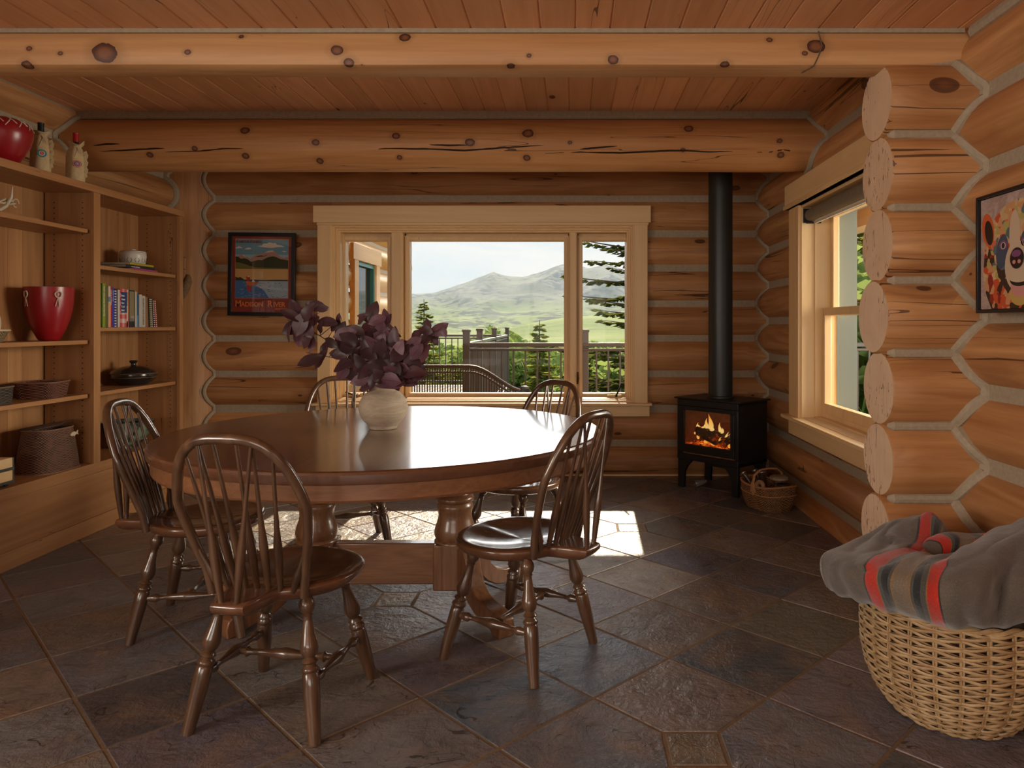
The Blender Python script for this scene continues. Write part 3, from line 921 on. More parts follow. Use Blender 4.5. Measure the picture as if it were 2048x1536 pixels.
def make_chair():
    root = thing('windsor_chair', '', 'chair')
    # seat: dished slab
    out = shield()
    n = len(out)
    mb = MB()
    def dish(x, y):
        q = max(0, 1 - (x / .205) ** 2 - ((y - .03) / .175) ** 2)
        ridge = .010 * math.exp(-(x / .035) ** 2) * max(0, min(1, (y + .02) / .18))
        return -.024 * q ** .7 + ridge * min(1, q * 2.5)
    rings_ = [(.0, 0), (.25, 0), (.45, 0), (.62, 0), (.76, 0), (.87, 0), (.95, -.0005), (.985, -.004), (1.0, -.011), (.995, -.022), (.955, -.036), (.90, -.044), (.0, -.046)]
    zt = .450
    vs = []; fs = []
    for (k, dz) in rings_:
        for (x, y) in out:
            X, Y = x * k, y * k
            z = zt + dz + (dish(X, Y) if dz > -.001 else 0)
            vs.append((X, Y, z))
    for i in range(len(rings_) - 1):
        for j in range(n):
            fs.append((i * n + j, i * n + (j + 1) % n, (i + 1) * n + (j + 1) % n, (i + 1) * n + j))
    mb.add(vs, [f[::-1] for f in fs])
    mb.build('seat', M['seat'], root, smooth=50, bevel=0)
    # bow
    def bow(t):                                    # t 0..1 along the hoop
        th = PI * (1 - t)
        H = .47
        c, s = math.cos(th), math.sin(th)
        # superellipse top, tapering towards the seat
        z = H * (max(0, s) ** .82)
        w = .150 + .072 * min(1, (z / .26)) ** 1.1
        x = (w * math.copysign(abs(c) ** .62, c))
        y = -.158 - .165 * (z / H) ** 1.08 - .012 * (1 - (x / .22) ** 2)
        return Vector((x, y, zt + z))
    ts = [i / 60 for i in range(61)]
    pts = [bow(tt) for tt in ts]
    pts[0].z -= .03; pts[-1].z -= .03
    mb = MB(); mb.tube(pts, [.0135 + .0025 * math.sin(PI * tt) for tt in ts], 12, upv=(0, 1, 0))
    mb.build('bow', M['chair'], root, smooth=60)
    sp = [(.0075, 0), (.0095, .08), (.0120, .20), (.0135, .30), (.0125, .36), (.0085, .46), (.0065, .6), (.0058, .8), (.0052, 1.0)]
    def hit(x, lean):
        best = None
        for i in range(4, 57):
            a = pts[i]
            if best is None or abs(a.x - x) < abs(best.x - x): best = a
        return best
    for k in range(8):
        f = (k - 3.5) / 3.5
        xb = .118 * f; yb = -.172 - .020 * (1 - f * f)
        top = hit(.186 * f, 0)
        mb = MB(); mb.turned((xb, yb, zt - .015), top, sp, 9)
        mb.build('spindle', M['chair'], root, smooth=60)
    for f in (-1, 1):
        top = hit(.088 * f * 1, 0)
        mb = MB(); mb.turned((-.022 * -f * 1, -.308, zt - .015), top + Vector((0, -.004, 0)), sp, 9)
        mb.build('brace_spindle', M['chair'], root, smooth=60)
    # legs
    LS = 1.22
    lp = [(r_ * LS, q_) for r_, q_ in [(.0115, 0), (.0125, .02), (.0185, .05), (.0205, .08), (.0180, .11), (.0120, .135), (.0145, .145), (.0115, .155), (.0120, .19), (.0160, .27), (.0215, .34), (.0225, .375), (.0190, .405), (.0130, .43), (.0180, .445), (.0205, .46), (.0150, .475), (.0165, .485), (.0215, .50), (.0220, .515), (.0180, .53), (.0205, .545), (.0210, .62), (.0205, .70), (.0175, .85), (.0145, 1.0)]]
    tops = {}
    for sx in (-1, 1):
        for sy in (-1, 1):
            a = Vector((sx * .135, .115 * sy - .01, zt - .035)); b = Vector((sx * .205, sy * .205, 0))
            tops[(sx, sy)] = (a, b)
            mb = MB(); mb.turned(a, b, lp, 14)
            mb.build('leg', M['chair'], root, smooth=50)
    stp = [(.0075, 0), (.010, .06), (.0155, .14), (.0165, .17), (.0095, .20), (.0085, .26), (.012, .36), (.0180, .46), (.0195, .5), (.0180, .54), (.012, .64), (.0085, .74), (.0095, .80), (.0165, .83), (.0155, .86), (.010, .94), (.0075, 1)]
    mids = []
    for sx in (-1, 1):
        a = tops[(sx, -1)][0].lerp(tops[(sx, -1)][1], .60); b = tops[(sx, 1)][0].lerp(tops[(sx, 1)][1], .60)
        mids.append((a + b) / 2)
        mb = MB(); mb.turned(a, b, stp, 12)
        mb.build('stretcher', M['chair'], root, smooth=50)
    ms = [(.009, 0), (.010, .10), (.0175, .12), (.0105, .15), (.0095, .25), (.014, .38), (.020, .48), (.020, .52), (.014, .62), (.0095, .75), (.0105, .85), (.0175, .88), (.010, .90), (.009, 1)]
    mb = MB(); mb.turned(mids[0], mids[1], ms, 12)
    mb.build('stretcher', M['chair'], root, smooth=50)
    return root

GRP = None
def face(dx, dy):
    return math.atan2(-dx, dy)
chair = make_chair()
chair.location = (-.20, 2.755, 0); chair.rotation_euler = (0, 0, face(-.855, .518))
chair['label'] = 'bow-back wooden chair right of the table front, its back turned to the bright floor'
chair['group'] = 'windsor chairs around the table'
copy_tree(chair, (-.935, 2.365, 0), face(.14, .99), 'bow-back wooden chair nearest the camera, its back turned to us')
copy_tree(chair, (-1.55, 3.04, 0), face(.985, .16), 'bow-back wooden chair at the left end of the table, beside the bookcase')
copy_tree(chair, (-1.265, 4.06, 0), face(.40, -.92), 'bow-back wooden chair behind the table on the left, its bow seen beside the vase')
copy_tree(chair, (-.285, 3.76, 0), face(-.62, -.785), 'bow-back wooden chair behind the table on the right, under the picture window')

# ================================================================== bookcase
BXF, BXB = -2.855, -3.165
Y0, YD0, YD1, Y1 = 3.36, 4.312, 4.372, 5.30
bc = thing('bookcase', 'tall built-in knotty alder bookcase with open shelves along the left wall', 'bookcase', (0, 0, 0))
mb = MB(); mb.box(BXF - .02, BXF, YD0, YD1, .415, 2.032)
mb.box(BXF - .30, BXF - .02, YD0 + .012, YD1 - .012, .415, 2.032)
mb.build('divider', M['casez'], bc)
mb = MB(); mb.box(BXF - .02, BXF, 5.255, Y1, .415, 2.032); mb.box(BXB, BXF - .02, 5.268, Y1, 0, 2.032)
mb.build('side_panel', M['casez'], bc)
mb = MB(); mb.box(BXF - .02, BXF, Y0 - .05, Y0, .415, 2.032); mb.box(BXB, BXF - .02, Y0 - .05, Y0 - .015, 0, 2.032)
mb.build('side_panel', M['casez'], bc)
mb = MB(); mb.box(BXB - .01, BXF + .006, Y0 - .06, Y1 + .008, 2.032, 2.075)
mb.build('top_board', M['caseh'], bc, bevel=.002)
mb = MB()
yy = Y0 - .02
rnd = random.Random(3)
while yy < 5.27:
    w = rnd.choice((.09, .13, .16, .11)); e = min(5.27, yy + w)
    mb.box(BXB - .012, BXB, yy + .0006, e - .0006, .40, 2.04); yy = e
mb.build('back_panel', M['casez'], bc)
mb = MB(); mb.box(BXF - .03, BXF, Y0 - .05, Y1, .355, .415)
mb.build('bottom_rail', M['caseh'], bc, bevel=.0015)
mb = MB(); mb.box(BXF - .03, BXF - .001, Y0 - .05, Y1, .095, .354)
mb.build('base_panel', M['caseh'], bc, bevel=.0015)
mb = MB(); mb.box(BXF - .03, BXF + .004, Y0 - .05, Y1, 0, .094)
mb.build('toe_board', M['caseh'], bc, bevel=.0015)
mb = MB(); mb.box(BXB, BXF - .03, Y0 - .04, Y1 - .03, .39, .414)
mb.build('shelf', M['caseh'], bc)
for (ya, yb, zs) in ((Y0 + .003, YD0 - .012, (1.81, 1.15, .83)), (YD1 + .003, 5.252, (1.605, 1.225, .832))):
    for z in zs:
        mb = MB(); mb.box(BXB + .002, BXF - .028, ya, yb, z - .024, z)
        mb.build('shelf', M['caseh'], bc, bevel=.0015)
mb = MB()
for (yw) in (YD0 + .0115, 5.2675):
    for xx in (-3.10, -2.93):
        z = .50
        while z < 1.98:
            mb.box(xx - .0028, xx + .0028, yw - .0012, yw + .0005, z - .0028, z + .0028); z += .032
mb.build('shelf_pin_hole', plain('pin_hole', (.01, .006, .004), .9), bc, smooth=0, kind='stuff')

def wicker(name, c1, c2, scale=(1, 1, 1), rows=90, cols=60, rough=.65):
    m, t = newmat(name)
    tc = t.new('ShaderNodeTexCoord')
    uv = t.new('ShaderNodeUVMap').outputs[0]
    sp = t.new('ShaderNodeSeparateXYZ', {0: uv})
    u = t.math('MULTIPLY', sp.outputs[0], cols * PI); v = t.math('MULTIPLY', sp.outputs[1], rows * PI)
    a = t.math('MULTIPLY', t.math('SINE', u), t.math('SINE', v))
    vv = t.math('ABSOLUTE', t.math('SINE', v))
    h = t.math('ADD', t.math('MULTIPLY', vv, .5), t.math('MULTIPLY', a, .5))
    n = t.noise(tc.outputs['Object'], 28, 3, .6)
    c = t.mix(t.ramp(h, [(.1, 0.0), (.75, 1.0)]), tuple(x * .22 for x in c2), c1)
    c = t.mix(t.ramp(n, [(.4, 0.0), (.65, .7)]), c, c2)
    out_bsdf(t, Base_Color=c, Roughness=rough, Normal=t.bump(h, 1.0, .006))
    return m

def woven(mb, sections, n=48, bottom=True):
    """sections: list of outline point lists (same length) from bottom to top, with uv"""
    k = len(sections); vs = []; uv = []
    if mb.uv is None: mb.uv = []
    for i, s in enumerate(sections):
        for j, p in enumerate(s + [s[0]]):
            vs.append(p); uv.append((j / len(s), i / (k - 1)))
    w = len(sections[0]) + 1
    fs = [(i * w + j, i * w + j + 1, (i + 1) * w + j + 1, (i + 1) * w + j) for i in range(k - 1) for j in range(w - 1)]
    b = mb.add(vs, fs); mb.uv += uv
    return b

def rrect(cx, cy, z, a, b, rz, e=.45, n=40, ph=0):
    out = []
    for j in range(n):
        th = 2 * PI * j / n
        c, s = math.cos(th), math.sin(th)
        x = a * math.copysign(abs(c) ** e, c); y = b * math.copysign(abs(s) ** e, s)
        out.append((cx + x * math.cos(rz) - y * math.sin(rz), cy + x * math.sin(rz) + y * math.cos(rz), z))
    return out

# ---- things on the bookcase
M['red'] = plain('red_lacquer', (.30, .008, .012), .33, coat=.3, croug=.25)
M['redrib'] = plain('leather_lace', (.62, .50, .34), .6)
M['pot'] = plain('cream_glaze', (.62, .57, .50), .35, bump=.05)
M['potdark'] = plain('dark_glaze_mark', (.10, .085, .075), .5)
M['dish'] = plain('black_glaze', (.018, .015, .013), .22, coat=.5)
M['hide'] = plain('tan_hide', (.56, .41, .215), .85, bump=.25, bscale=40, var=.12, sheen=.2)
M['antler'] = plain('antler', (.58, .50, .38), .5, bump=.2, bscale=30, var=.12)
vessel = [(0, 0), (.055, 0), (.066, .010), (.095, .060), (.120, .12), (.137, .185), (.144, .25), (.146, .305), (.1415, .305), (.139, .25), (.132, .185), (.115, .12), (.085, .06), (.0, .02)]
rb = thing('red_vessel', 'tall red tapered vessel with leather ring toggles on the shelf beside the books', 'vase', (-3.005, 4.15, 1.1505))
vessel = [(r_ * .84, z_) for r_, z_ in vessel]
mb = MB(); mb.lathe(vessel, n=56); mb.build('bowl_body', M['red'], rb, smooth=50)
for ang in (-34, -110):
    a = R(ang); q = Vector((math.cos(a), math.sin(a), 0)); tng = Vector((-q.y, q.x, 0))
    c = q * .127 + Vector((0, 0, .262))
    mb = MB(); mb.tube([c + tng * .016 * math.cos(w) + Vector((0, 0, .018)) * math.sin(w) + q * .002 * math.cos(w) for w in [2 * PI * i / 16 for i in range(16)]], .0035, 6, closed=True)
    mb.build('ring_toggle', M['antler'], rb)
    mb = MB()
    mb.tube([c + Vector((0, 0, .02)) - q * .008, c + Vector((0, 0, .012)) + q * .006 - tng * .01], .0028, 5)
    for d in (-.006, .003):
        mb.tube([c + Vector((0, 0, -.015)) + q * .002, c + Vector((0, 0, -.035)) + tng * d - q * .002, c + Vector((0, 0, -.068)) + tng * (d * 2.2) - q * .006], .0022, 5)
    mb.build('leather_lace', M['redrib'], rb)
# big laced red drum on top
dr = thing('red_drum_vessel', 'large rounded dark red vessel with white cross-stitched lacing, on top of the bookcase', 'vase', (-3.0, 3.80, 2.0755))
dr.scale = (.85, .85, .85)
mb = MB()
dp = [(0, 0), (.05, 0), (.075, .012), (.115, .07), (.145, .13), (.160, .19), (.160, .225), (.145, .262), (.11, .285), (.06, .297), (0, .30)]
mb.lathe(dp, n=56); mb.build('vessel_body', M['red'], dr, smooth=60)
mb = MB()
for k in range(14):
    a = 2 * PI * k / 14 + .1
    def sp_(a, z):
        import bisect
        for (r0, z0), (r1, z1) in zip(dp[2:], dp[3:]):
            if z0 <= z <= z1:
                r = r0 + (r1 - r0) * (z - z0) / (z1 - z0); return (math.cos(a) * (r + .002), math.sin(a) * (r + .002), z)
    for (a0, a1, z0, z1) in ((a, a + .26, .225, .283), (a + .16, a + .40, .283, .245)):
        mb.tube([sp_(a0 + (a1 - a0) * i / 4, z0 + (z1 - z0) * i / 4) for i in range(5)], .0028, 5)
mb.build('lacing', plain('white_lace', (.66, .60, .50), .6), dr)

def flat_disc(mb, c, u, v, rings, n=24):
    """concentric coloured rings: (radius, material)"""
    c = Vector(c); u = Vector(u); v = Vector(v); w = u.cross(v).normalized()
    for i, (r, m) in enumerate(rings):
        cc = c + w * (.0012 * (i + 1))
        vs = [cc + u * r * math.cos(2 * PI * j / n) + v * r * math.sin(2 * PI * j / n) for j in range(n)]
        vs2 = [p - w * .0012 for p in vs]
        mb.add(vs + vs2, [tuple(range(n))] + [(j, n + j, n + (j + 1) % n, (j + 1) % n) for j in range(n)], m)
BE = [plain('bead_teal', (.02, .28, .34), .4), plain('bead_white', (.7, .66, .58), .4), plain('bead_dark', (.02, .03, .12), .4), plain('bead_red', (.42, .03, .02), .4), plain('bead_yellow', (.72, .45, .06), .4), plain('bead_blue', (.03, .10, .42), .4)]
def bottle_bag(loc, cap, cap_col, rings, lean, flaps, label):
    r = thing('wine_bottle', label, 'bottle', loc, 0, 'hide-wrapped wine bottles on the bookcase')
    mb = MB()
    mb.lathe([(0, .19), (.026, .19), (.021, .215), (.0155, .24), (.0145, .27), (.0145, cap - .03)], n=20)
    mb.build('bottle_glass', plain('bottle_glass_dark', (.01, .012, .008), .15, coat=.5), r)
    mb = MB(); mb.lathe([(.0150, cap - .055), (.0158, cap - .054), (.0155, cap - .01), (.0165, cap - .009), (.0165, cap - .001), (.014, cap), (0, cap)], n=20)
    mb.build('capsule', cap_col, r, smooth=50)
    mb = MB()
    prof = [(.040, 0), (.047, .01), (.049, .06), (.048, .13), (.046, .18), (.042, .205), (.030, .225), (.027, .235), (.034, .25)]
    n = 36; vs = []
    for i, (rr, z) in enumerate(prof):
        for j in range(n):
            th = 2 * PI * j / n
            q = rr * (1 + .09 * (z / .25) * math.sin(5 * th + 1) + .05 * noise.noise(Vector((math.cos(th) * 2, math.sin(th) * 2, z * 18 + loc[1]))))
            zz_ = z
            if i == len(prof) - 1:
                zz_ += flaps * (.6 + math.sin(2 * th + .5) + .6 * math.sin(3 * th)) * .45; q *= 1.1 + .35 * abs(math.sin(th * 1.5))
            vs.append((q * math.cos(th), q * math.sin(th), zz_))
    fs = [(i * n + j, i * n + (j + 1) % n, (i + 1) * n + (j + 1) % n, (i + 1) * n + j) for i in range(len(prof) - 1) for j in range(n)]
    fs.append(tuple(range(n - 1, -1, -1)))
    mb.add(vs, fs)
    # ragged side flap and fringe
    for k in range(7):
        z = .20 - .022 * k
        a = R(-5)
        p = Vector((math.cos(a) * .047, math.sin(a) * .047, z))
        mb.add([p, p + Vector((.016 + .012 * (k % 2), .005, .012)), p + Vector((.020, .012, -.012)), p + Vector((0, .004, -.026))], [(0, 1, 2, 3), (3, 2, 1, 0)])
    b = mb.build('hide_wrap', M['hide'], r, smooth=60)
    mb = MB()
    a = R(-48); q = Vector((math.cos(a), math.sin(a), 0)); tg = Vector((-q.y, q.x, 0))
    flat_disc(mb, q * .0485 + Vector((0, 0, .125)), tg, (0, 0, 1), rings)
    mb.build('bead_rosette', BE, r)
    mb = MB()
    mb.tube([q * .034 + Vector((0, 0, .225)) + tg * .01, q * .046 + Vector((0, 0, .20)), q * .050 + Vector((0, 0, .165)) + tg * -.012], .002, 5)
    mb.tube([q * .034 + Vector((0, 0, .228)), q * .048 + Vector((0, 0, .20)) + tg * .012, q * .052 + Vector((0, 0, .185)) + tg * .02], .002, 5)
    mb.build('leather_tie', M['redrib'], r)
    return r
bottle_bag((-3.0, 4.08, 2.0755), .305, M['black'], [(.022, 0), (.016, 2), (.0145, 1), (.010, 3), (.006, 4), (.003, 3)], 0, .012, 'wine bottle with dark cap in a tan hide wrap with turquoise bead rosette')
bottle_bag((-2.985, 4.345, 2.0755), .318, plain('red_foil', (.42, .01, .015), .3), [(.022, 3), (.019, 1), (.017, 3), (.013, 5), (.010, 4), (.008, 5), (.004, 4)], 0, .028, 'wine bottle with red cap in a torn tan hide wrap, dark red rosette')

# antler-handled pipe on a little stand
kn = thing('antler_pipe', 'dark-gripped piece with braided tan end propped on pale antler tines', 'ornament', (-2.965, 3.76, 1.8105))
mb = MB(); mb.box(-.05, .05, -.30, .20, 0, .012); mb.build('stand_base', M['caseh'], kn, bevel=.002)
mb = MB()
mb.tube([(0.01, -.05, .012), (.012, .01, .05), (.02, .035, .10), (.03, .03, .155)], [.010, .009, .007, .002], 8)
mb.tube([(0.01, -.05, .012), (-.012, -.055, .05), (-.02, -.10, .085), (-.02, -.17, .12), (-.03, -.20, .135)], [.010, .009, .007, .005, .002], 8)
mb.build('antler_tine', M['antler'], kn)
mb = MB(); mb.tube([(0, -.45, .045), (0, -.25, .058), (0, -.17, .066)], [.022, .024, .020], 12)
mb.build('dark_grip', M['black'], kn)
mb = MB()
for ph in (0, 2.1, 4.2):
    mb.tube([(.012 * math.cos(ph + i * .9), -.17 + i * .022, .066 + i * .0012 + .012 * math.sin(ph + i * .9)) for i in range(12)], .0055, 6)
mb.tube([(0, .09 + .022 * math.cos(w), .078 + .022 * math.sin(w)) for w in [i * .6 for i in range(9)]], .004, 6)
mb.build('braided_end', M['redrib'], kn)

# coiled tray and small basket (frame edge)
M['coil'] = wicker('coiled_seagrass', (.26, .18, .10), (.10, .065, .035), rows=26, cols=60)
M['straw'] = wicker('straw_weave', (.52, .38, .20), (.36, .24, .12), rows=10, cols=60)
M['wred'] = wicker('red_willow', (.34, .135, .075), (.20, .07, .04), rows=12, cols=70)
M['wdark'] = wicker('dark_willow', (.17, .12, .08), (.07, .05, .035), rows=12, cols=40)
M['creel'] = wicker('creel_willow', (.36, .19, .115), (.24, .115, .07), rows=34, cols=64)
tr = thing('coiled_tray', 'round coiled grass tray leaning at the left edge of the red vessel shelf', 'tray', (-3.045, 3.78, 1.165))
mb = MB(); mb.uv = []
secs = []
for i in range(18):
    rr = .004 + .120 * i / 17
    secs.append([(-.012 * (1 - (rr / .124) ** 2) + (-.06 + .12 * 0) - .0, rr * math.cos(2 * PI * j / 40), .125 + rr * math.sin(2 * PI * j / 40)) for j in range(40)])
woven(mb, secs)
secs2 = [[(x + .012, y, z) for (x, y, z) in s] for s in reversed(secs)]
woven(mb, [secs[-1], secs2[0]]); woven(mb, secs2)
mb.v = [(x + (z) * -.30 + .03, y, z) for (x, y, z) in mb.v]
mb.build('woven_disc', M['coil'], tr, smooth=60)
mb = MB(); pts = [(-.058 + .012 + (.125 + .124 * math.sin(w)) * -.30 + .03, .124 * math.cos(w), .125 + .124 * math.sin(w)) for w in [2 * PI * i / 40 for i in range(40)]]
mb.tube(pts, .006, 6, closed=True); mb.build('rim', M['redrib'], tr)
def small_basket(name, loc, rz, a, b, h, flare, mat, label, rim=.005, e=.5, cat='basket'):
    o = thing(name, label, cat, loc, rz)
    mb = MB(); mb.uv = []
    secs = [rrect(0, 0, h * i / 10, a * (flare + (1 - flare) * (i / 10)), b * (flare + (1 - flare) * (i / 10)), 0, e) for i in range(11)]
    woven(mb, secs)
    ins = [rrect(0, 0, max(.004, h * (10 - i) / 10), (a - .007) * (flare + (1 - flare) * ((10 - i) / 10)), (b - .007) * (flare + (1 - flare) * ((10 - i) / 10)), 0, e) for i in range(11)]
    woven(mb, [secs[-1], ins[0]]); bb = woven(mb, ins)
    mb.add([p for p in secs[0]], [tuple(range(len(secs[0]) - 1, -1, -1))]); mb.uv += [(0, 0)] * len(secs[0])
    mb.build('woven_side', mat, o, smooth=60)
    mb = MB(); mb.tube(rrect(0, 0, h, a, b, 0, e), rim, 6, closed=True); mb.build('rim', mat if False else M['redrib'] if mat == M['straw'] else plain('rim_' + name, (.22, .10, .055) if mat == M['wred'] else (.16, .11, .07), .6), o)
    return o
small_basket('straw_bowl', (-2.955, 3.67, 1.1505), 0, .075, .085, .062, .6, M['straw'], 'shallow pale straw bowl on the red vessel shelf in front of the coiled tray', e=1.0, cat='bowl')
small_basket('willow_tray_basket', (-3.00, 4.09, .8305), R(14), .105, .118, .088, .88, M['wred'], 'low rectangular reddish willow basket on the shelf below the red vessel', e=.3)
small_basket('rustic_twig_basket', (-3.0, 3.70, .8305), R(0), .10, .10, .09, .95, M['wdark'], 'rough grey-brown twig basket at the photo edge beside the low reddish basket', e=.7)

# fishing creel
cr = thing('fishing_creel', 'brown willow fishing creel with half-open lid and pale fish toggle, on the bottom shelf', 'basket', (-2.99, 4.12, .4155), R(0))
mb = MB(); mb.uv = []
secs = []
for i in range(15):
    f = i / 14
    secs.append(rrect(0, 0, .235 * f, .115 * (1.0 - .22 * f ** 1.3), .160 * (1 - .20 * f ** 1.2), 0, .62, 48))
woven(mb, secs); mb.add(list(secs[0]), [tuple(range(47, -1, -1))]); mb.uv += [(0, 0)] * 48
mb.build('woven_body', M['creel'], cr, smooth=60)
mb = MB(); mb.uv = []
lid = [[(x * .1, y * .1, .246) for x, y, z in secs[-1]], [(x * 1.06, y * 1.06, .243) for x, y, z in secs[-1]], [(x * 1.06, y * 1.06, .235) for x, y, z in secs[-1]], [(x * .1, y * .1, .236) for x, y, z in secs[-1]]]
lid = [[(x, y, z + (x + .10) * .16 * (1 if y > -.02 else .6) + .002) for x, y, z in s] for s in lid]
woven(mb, lid); mb.build('lid', M['creel'], cr, smooth=60)
crm = plain('creel_rim', (.24, .13, .08), .6)
for q_ in (-1, 0):
    mb = MB(); mb.tube(secs[q_], .005, 6, closed=True); mb.build('rim', crm, cr)
fish = [(-.034, -.004), (-.02, .010), (.0, .013), (.016, .006), (.032, .018), (.027, .002), (.034, -.010), (.016, -.003), (.006, -.010), (.0, -.016), (-.006, -.011), (-.022, -.012)]
mb = MB(); mb.prism(fish, lambda u, v, t: (.100 + t, .072 + u, .195 + v), -.004, .004)
mb.build('fish_toggle', plain('fish_pale', (.62, .52, .34), .6), cr, bevel=.001)
# wooden crate cart
ct = thing('wooden_cart_box', 'small pale wooden box in a grey metal frame, left edge of the bottom shelf', 'box', (-2.955, 3.56, .4155), 0)
mb = MB(); mb.box(-.10, .08, -.15, .155, .028, .082); mb.build('box_board', M['trimy'], ct, bevel=.002)
mb = MB(); mb.box(-.10, .08, -.15, .155, .095, .145); mb.build('box_board', M['trimy'], ct, bevel=.002)
mb = MB()
mb.box(-.104, .085, -.155, .16, .082, .095); mb.box(-.104, .085, -.155, .16, .016, .028); mb.box(.078, .084, .152, .158, .02, .145)
mb.build('metal_frame', plain('grey_metal', (.09, .10, .10), .5, metal=.5), ct)
for xx, yy_ in ((.06, .13), (-.08, .13), (.06, -.13), (-.08, -.13)):
    mb = MB(); mb.tube([(xx - .007, yy_, .0105), (xx + .007, yy_, .0105)], .010, 12); mb.build('wheel', M['black'], ct)

# right bay
po = thing('lidded_pot', 'small cream lidded stoneware pot standing on a stack of books', 'pot', (-3.0, 4.935, 1.6525))
mb = MB(); mb.lathe([(0, 0), (.066, 0), (.074, .006), (.079, .03), (.081, .06), (.080, .078), (.076, .082), (0, .082)], n=40); mb.build('pot_body', M['pot'], po, smooth=50)
mb = MB(); mb.lathe([(0, .0825), (.0775, .0825), (.078, .087), (.065, .092), (.02, .096), (.017, .104), (.010, .106), (0, .106)], n=32); mb.build('pot_lid', M['pot'], po, smooth=50)
mb = MB()
for k in range(22):
    a = 2 * PI * k / 22
    q = Vector((math.cos(a), math.sin(a), 0)); tg = Vector((-q.y, q.x, 0))
    s_ = 1 if k % 2 else -1
    mb.tube([q * .0765 + Vector((0, 0, .012)) + tg * .004 * s_, q * .079 + Vector((0, 0, .026)) - tg * .003 * s_, q * .0795 + Vector((0, 0, .040)) + tg * .004 * s_], .0016, 4)
mb.build('painted_band', M['potdark'], po)
dh = thing('lidded_dish', 'black glazed round lidded dish with ridged sides and knob, right bay of the bookcase', 'dish', (-3.0, 4.94, .8325))
mb = MB(); mb.lathe([(0, 0), (.085, 0), (.090, .006), (.115, .025), (.138, .045), (.145, .062), (.143, .075), (.138, .079), (0, .079)], n=56); mb.build('dish_body', M['dish'], dh, smooth=35)
mb = MB(); mb.lathe([(.139, .0795), (.140, .084), (.125, .10), (.09, .118), (.05, .128), (.018, .131), (.015, .137), (.016, .146), (.024, .154), (.026, .162), (.022, .166), (.010, .160), (0, .160)], n=56, cap=False); mb.build('dish_lid', M['dish'], dh, smooth=35)
mb = MB(); mb.tube([(.142 * math.cos(w), .142 * math.sin(w), .0795) for w in [2 * PI * i / 48 for i in range(48)]], .0025, 5, closed=True)
mb.tube([(.1425 * math.cos(w), .1425 * math.sin(w), .053) for w in [2 * PI * i / 48 for i in range(48)]], .0016, 5, closed=True)
mb.build('glaze_line', plain('brown_glaze', (.20, .12, .06), .3), dh)
gb = thing('glazed_bowl', 'wide green and black glazed bowl on the bottom shelf behind the left chair', 'bowl', (-3.0, 4.88, .4155))
mb = MB()
gm, t = newmat('green_black_glaze'); tc = t.new('ShaderNodeTexCoord'); nn = t.noise(tc.outputs['Object'], 6.5, 3, .5, .6)
out_bsdf(t, Base_Color=t.mix(t.ramp(nn, [(.46, 0.0), (.54, 1.0)]), (.02, .022, .02), (.17, .23, .15)), Roughness=.18, Coat_Weight=.5)
mb.lathe([(0, 0), (.06, 0), (.066, .012), (.10, .045), (.14, .105), (.158, .17), (.160, .178), (.154, .178), (.135, .105), (.095, .05), (0, .022)], n=56)
mb.build('bowl_body', gm, gb, smooth=50)

# flat stack of books
def book_flat(loc, sx, sy, h, rz, cov, label, title=None, tcol=None):
    o = thing('book', label, 'book', loc, rz, 'books on the bookcase')
    mb = MB(); mb.box(-sx / 2, sx / 2, -sy / 2, sy / 2, 0, .002); mb.box(-sx / 2, sx / 2, -sy / 2, sy / 2, h - .002, h); mb.box(sx / 2 - .002, sx / 2, -sy / 2, sy / 2, 0, h)
    mb.build('cover', cov, o)
    mb = MB(); mb.box(-sx / 2 + .004, sx / 2 - .003, -sy / 2 + .004, sy / 2 - .004, .002, h - .002); mb.build('page_block', M['paper'], o)
    if title:
        text('title', title, .011, tcol, o, Matrix.Translation((sx / 2 + .0006, -.10, h * .25)) @ Matrix.Rotation(R(90), 4, 'Z') @ Matrix.Rotation(R(90), 4, 'X'), .0002)
    return o
M['paper'] = plain('paper', (.55, .48, .38), .8)
C = lambda n, c, r=.45: plain(n, c, r)
white = C('white_ink', (.75, .72, .66)); blk = C('black_ink', (.02, .02, .02))
book_flat((-3.0, 4.90, 1.6055), .22, .275, .012, R(2), C('cover_pink', (.42, .05, .20)), 'thin pink paperback at the bottom of the flat stack under the cream pot')
book_flat((-3.01, 4.86, 1.618), .22, .30, .018, R(-2), C('cover_black', (.02, .02, .022)), 'black hardback in the middle of the flat stack under the cream pot', 'mountain gatherings', white)
book_flat((-3.0, 4.87, 1.6365), .20, .28, .0155, R(1), C('cover_olive', (.42, .33, .03)), 'mustard yellow book topmost of the flat stack, directly under the cream pot')
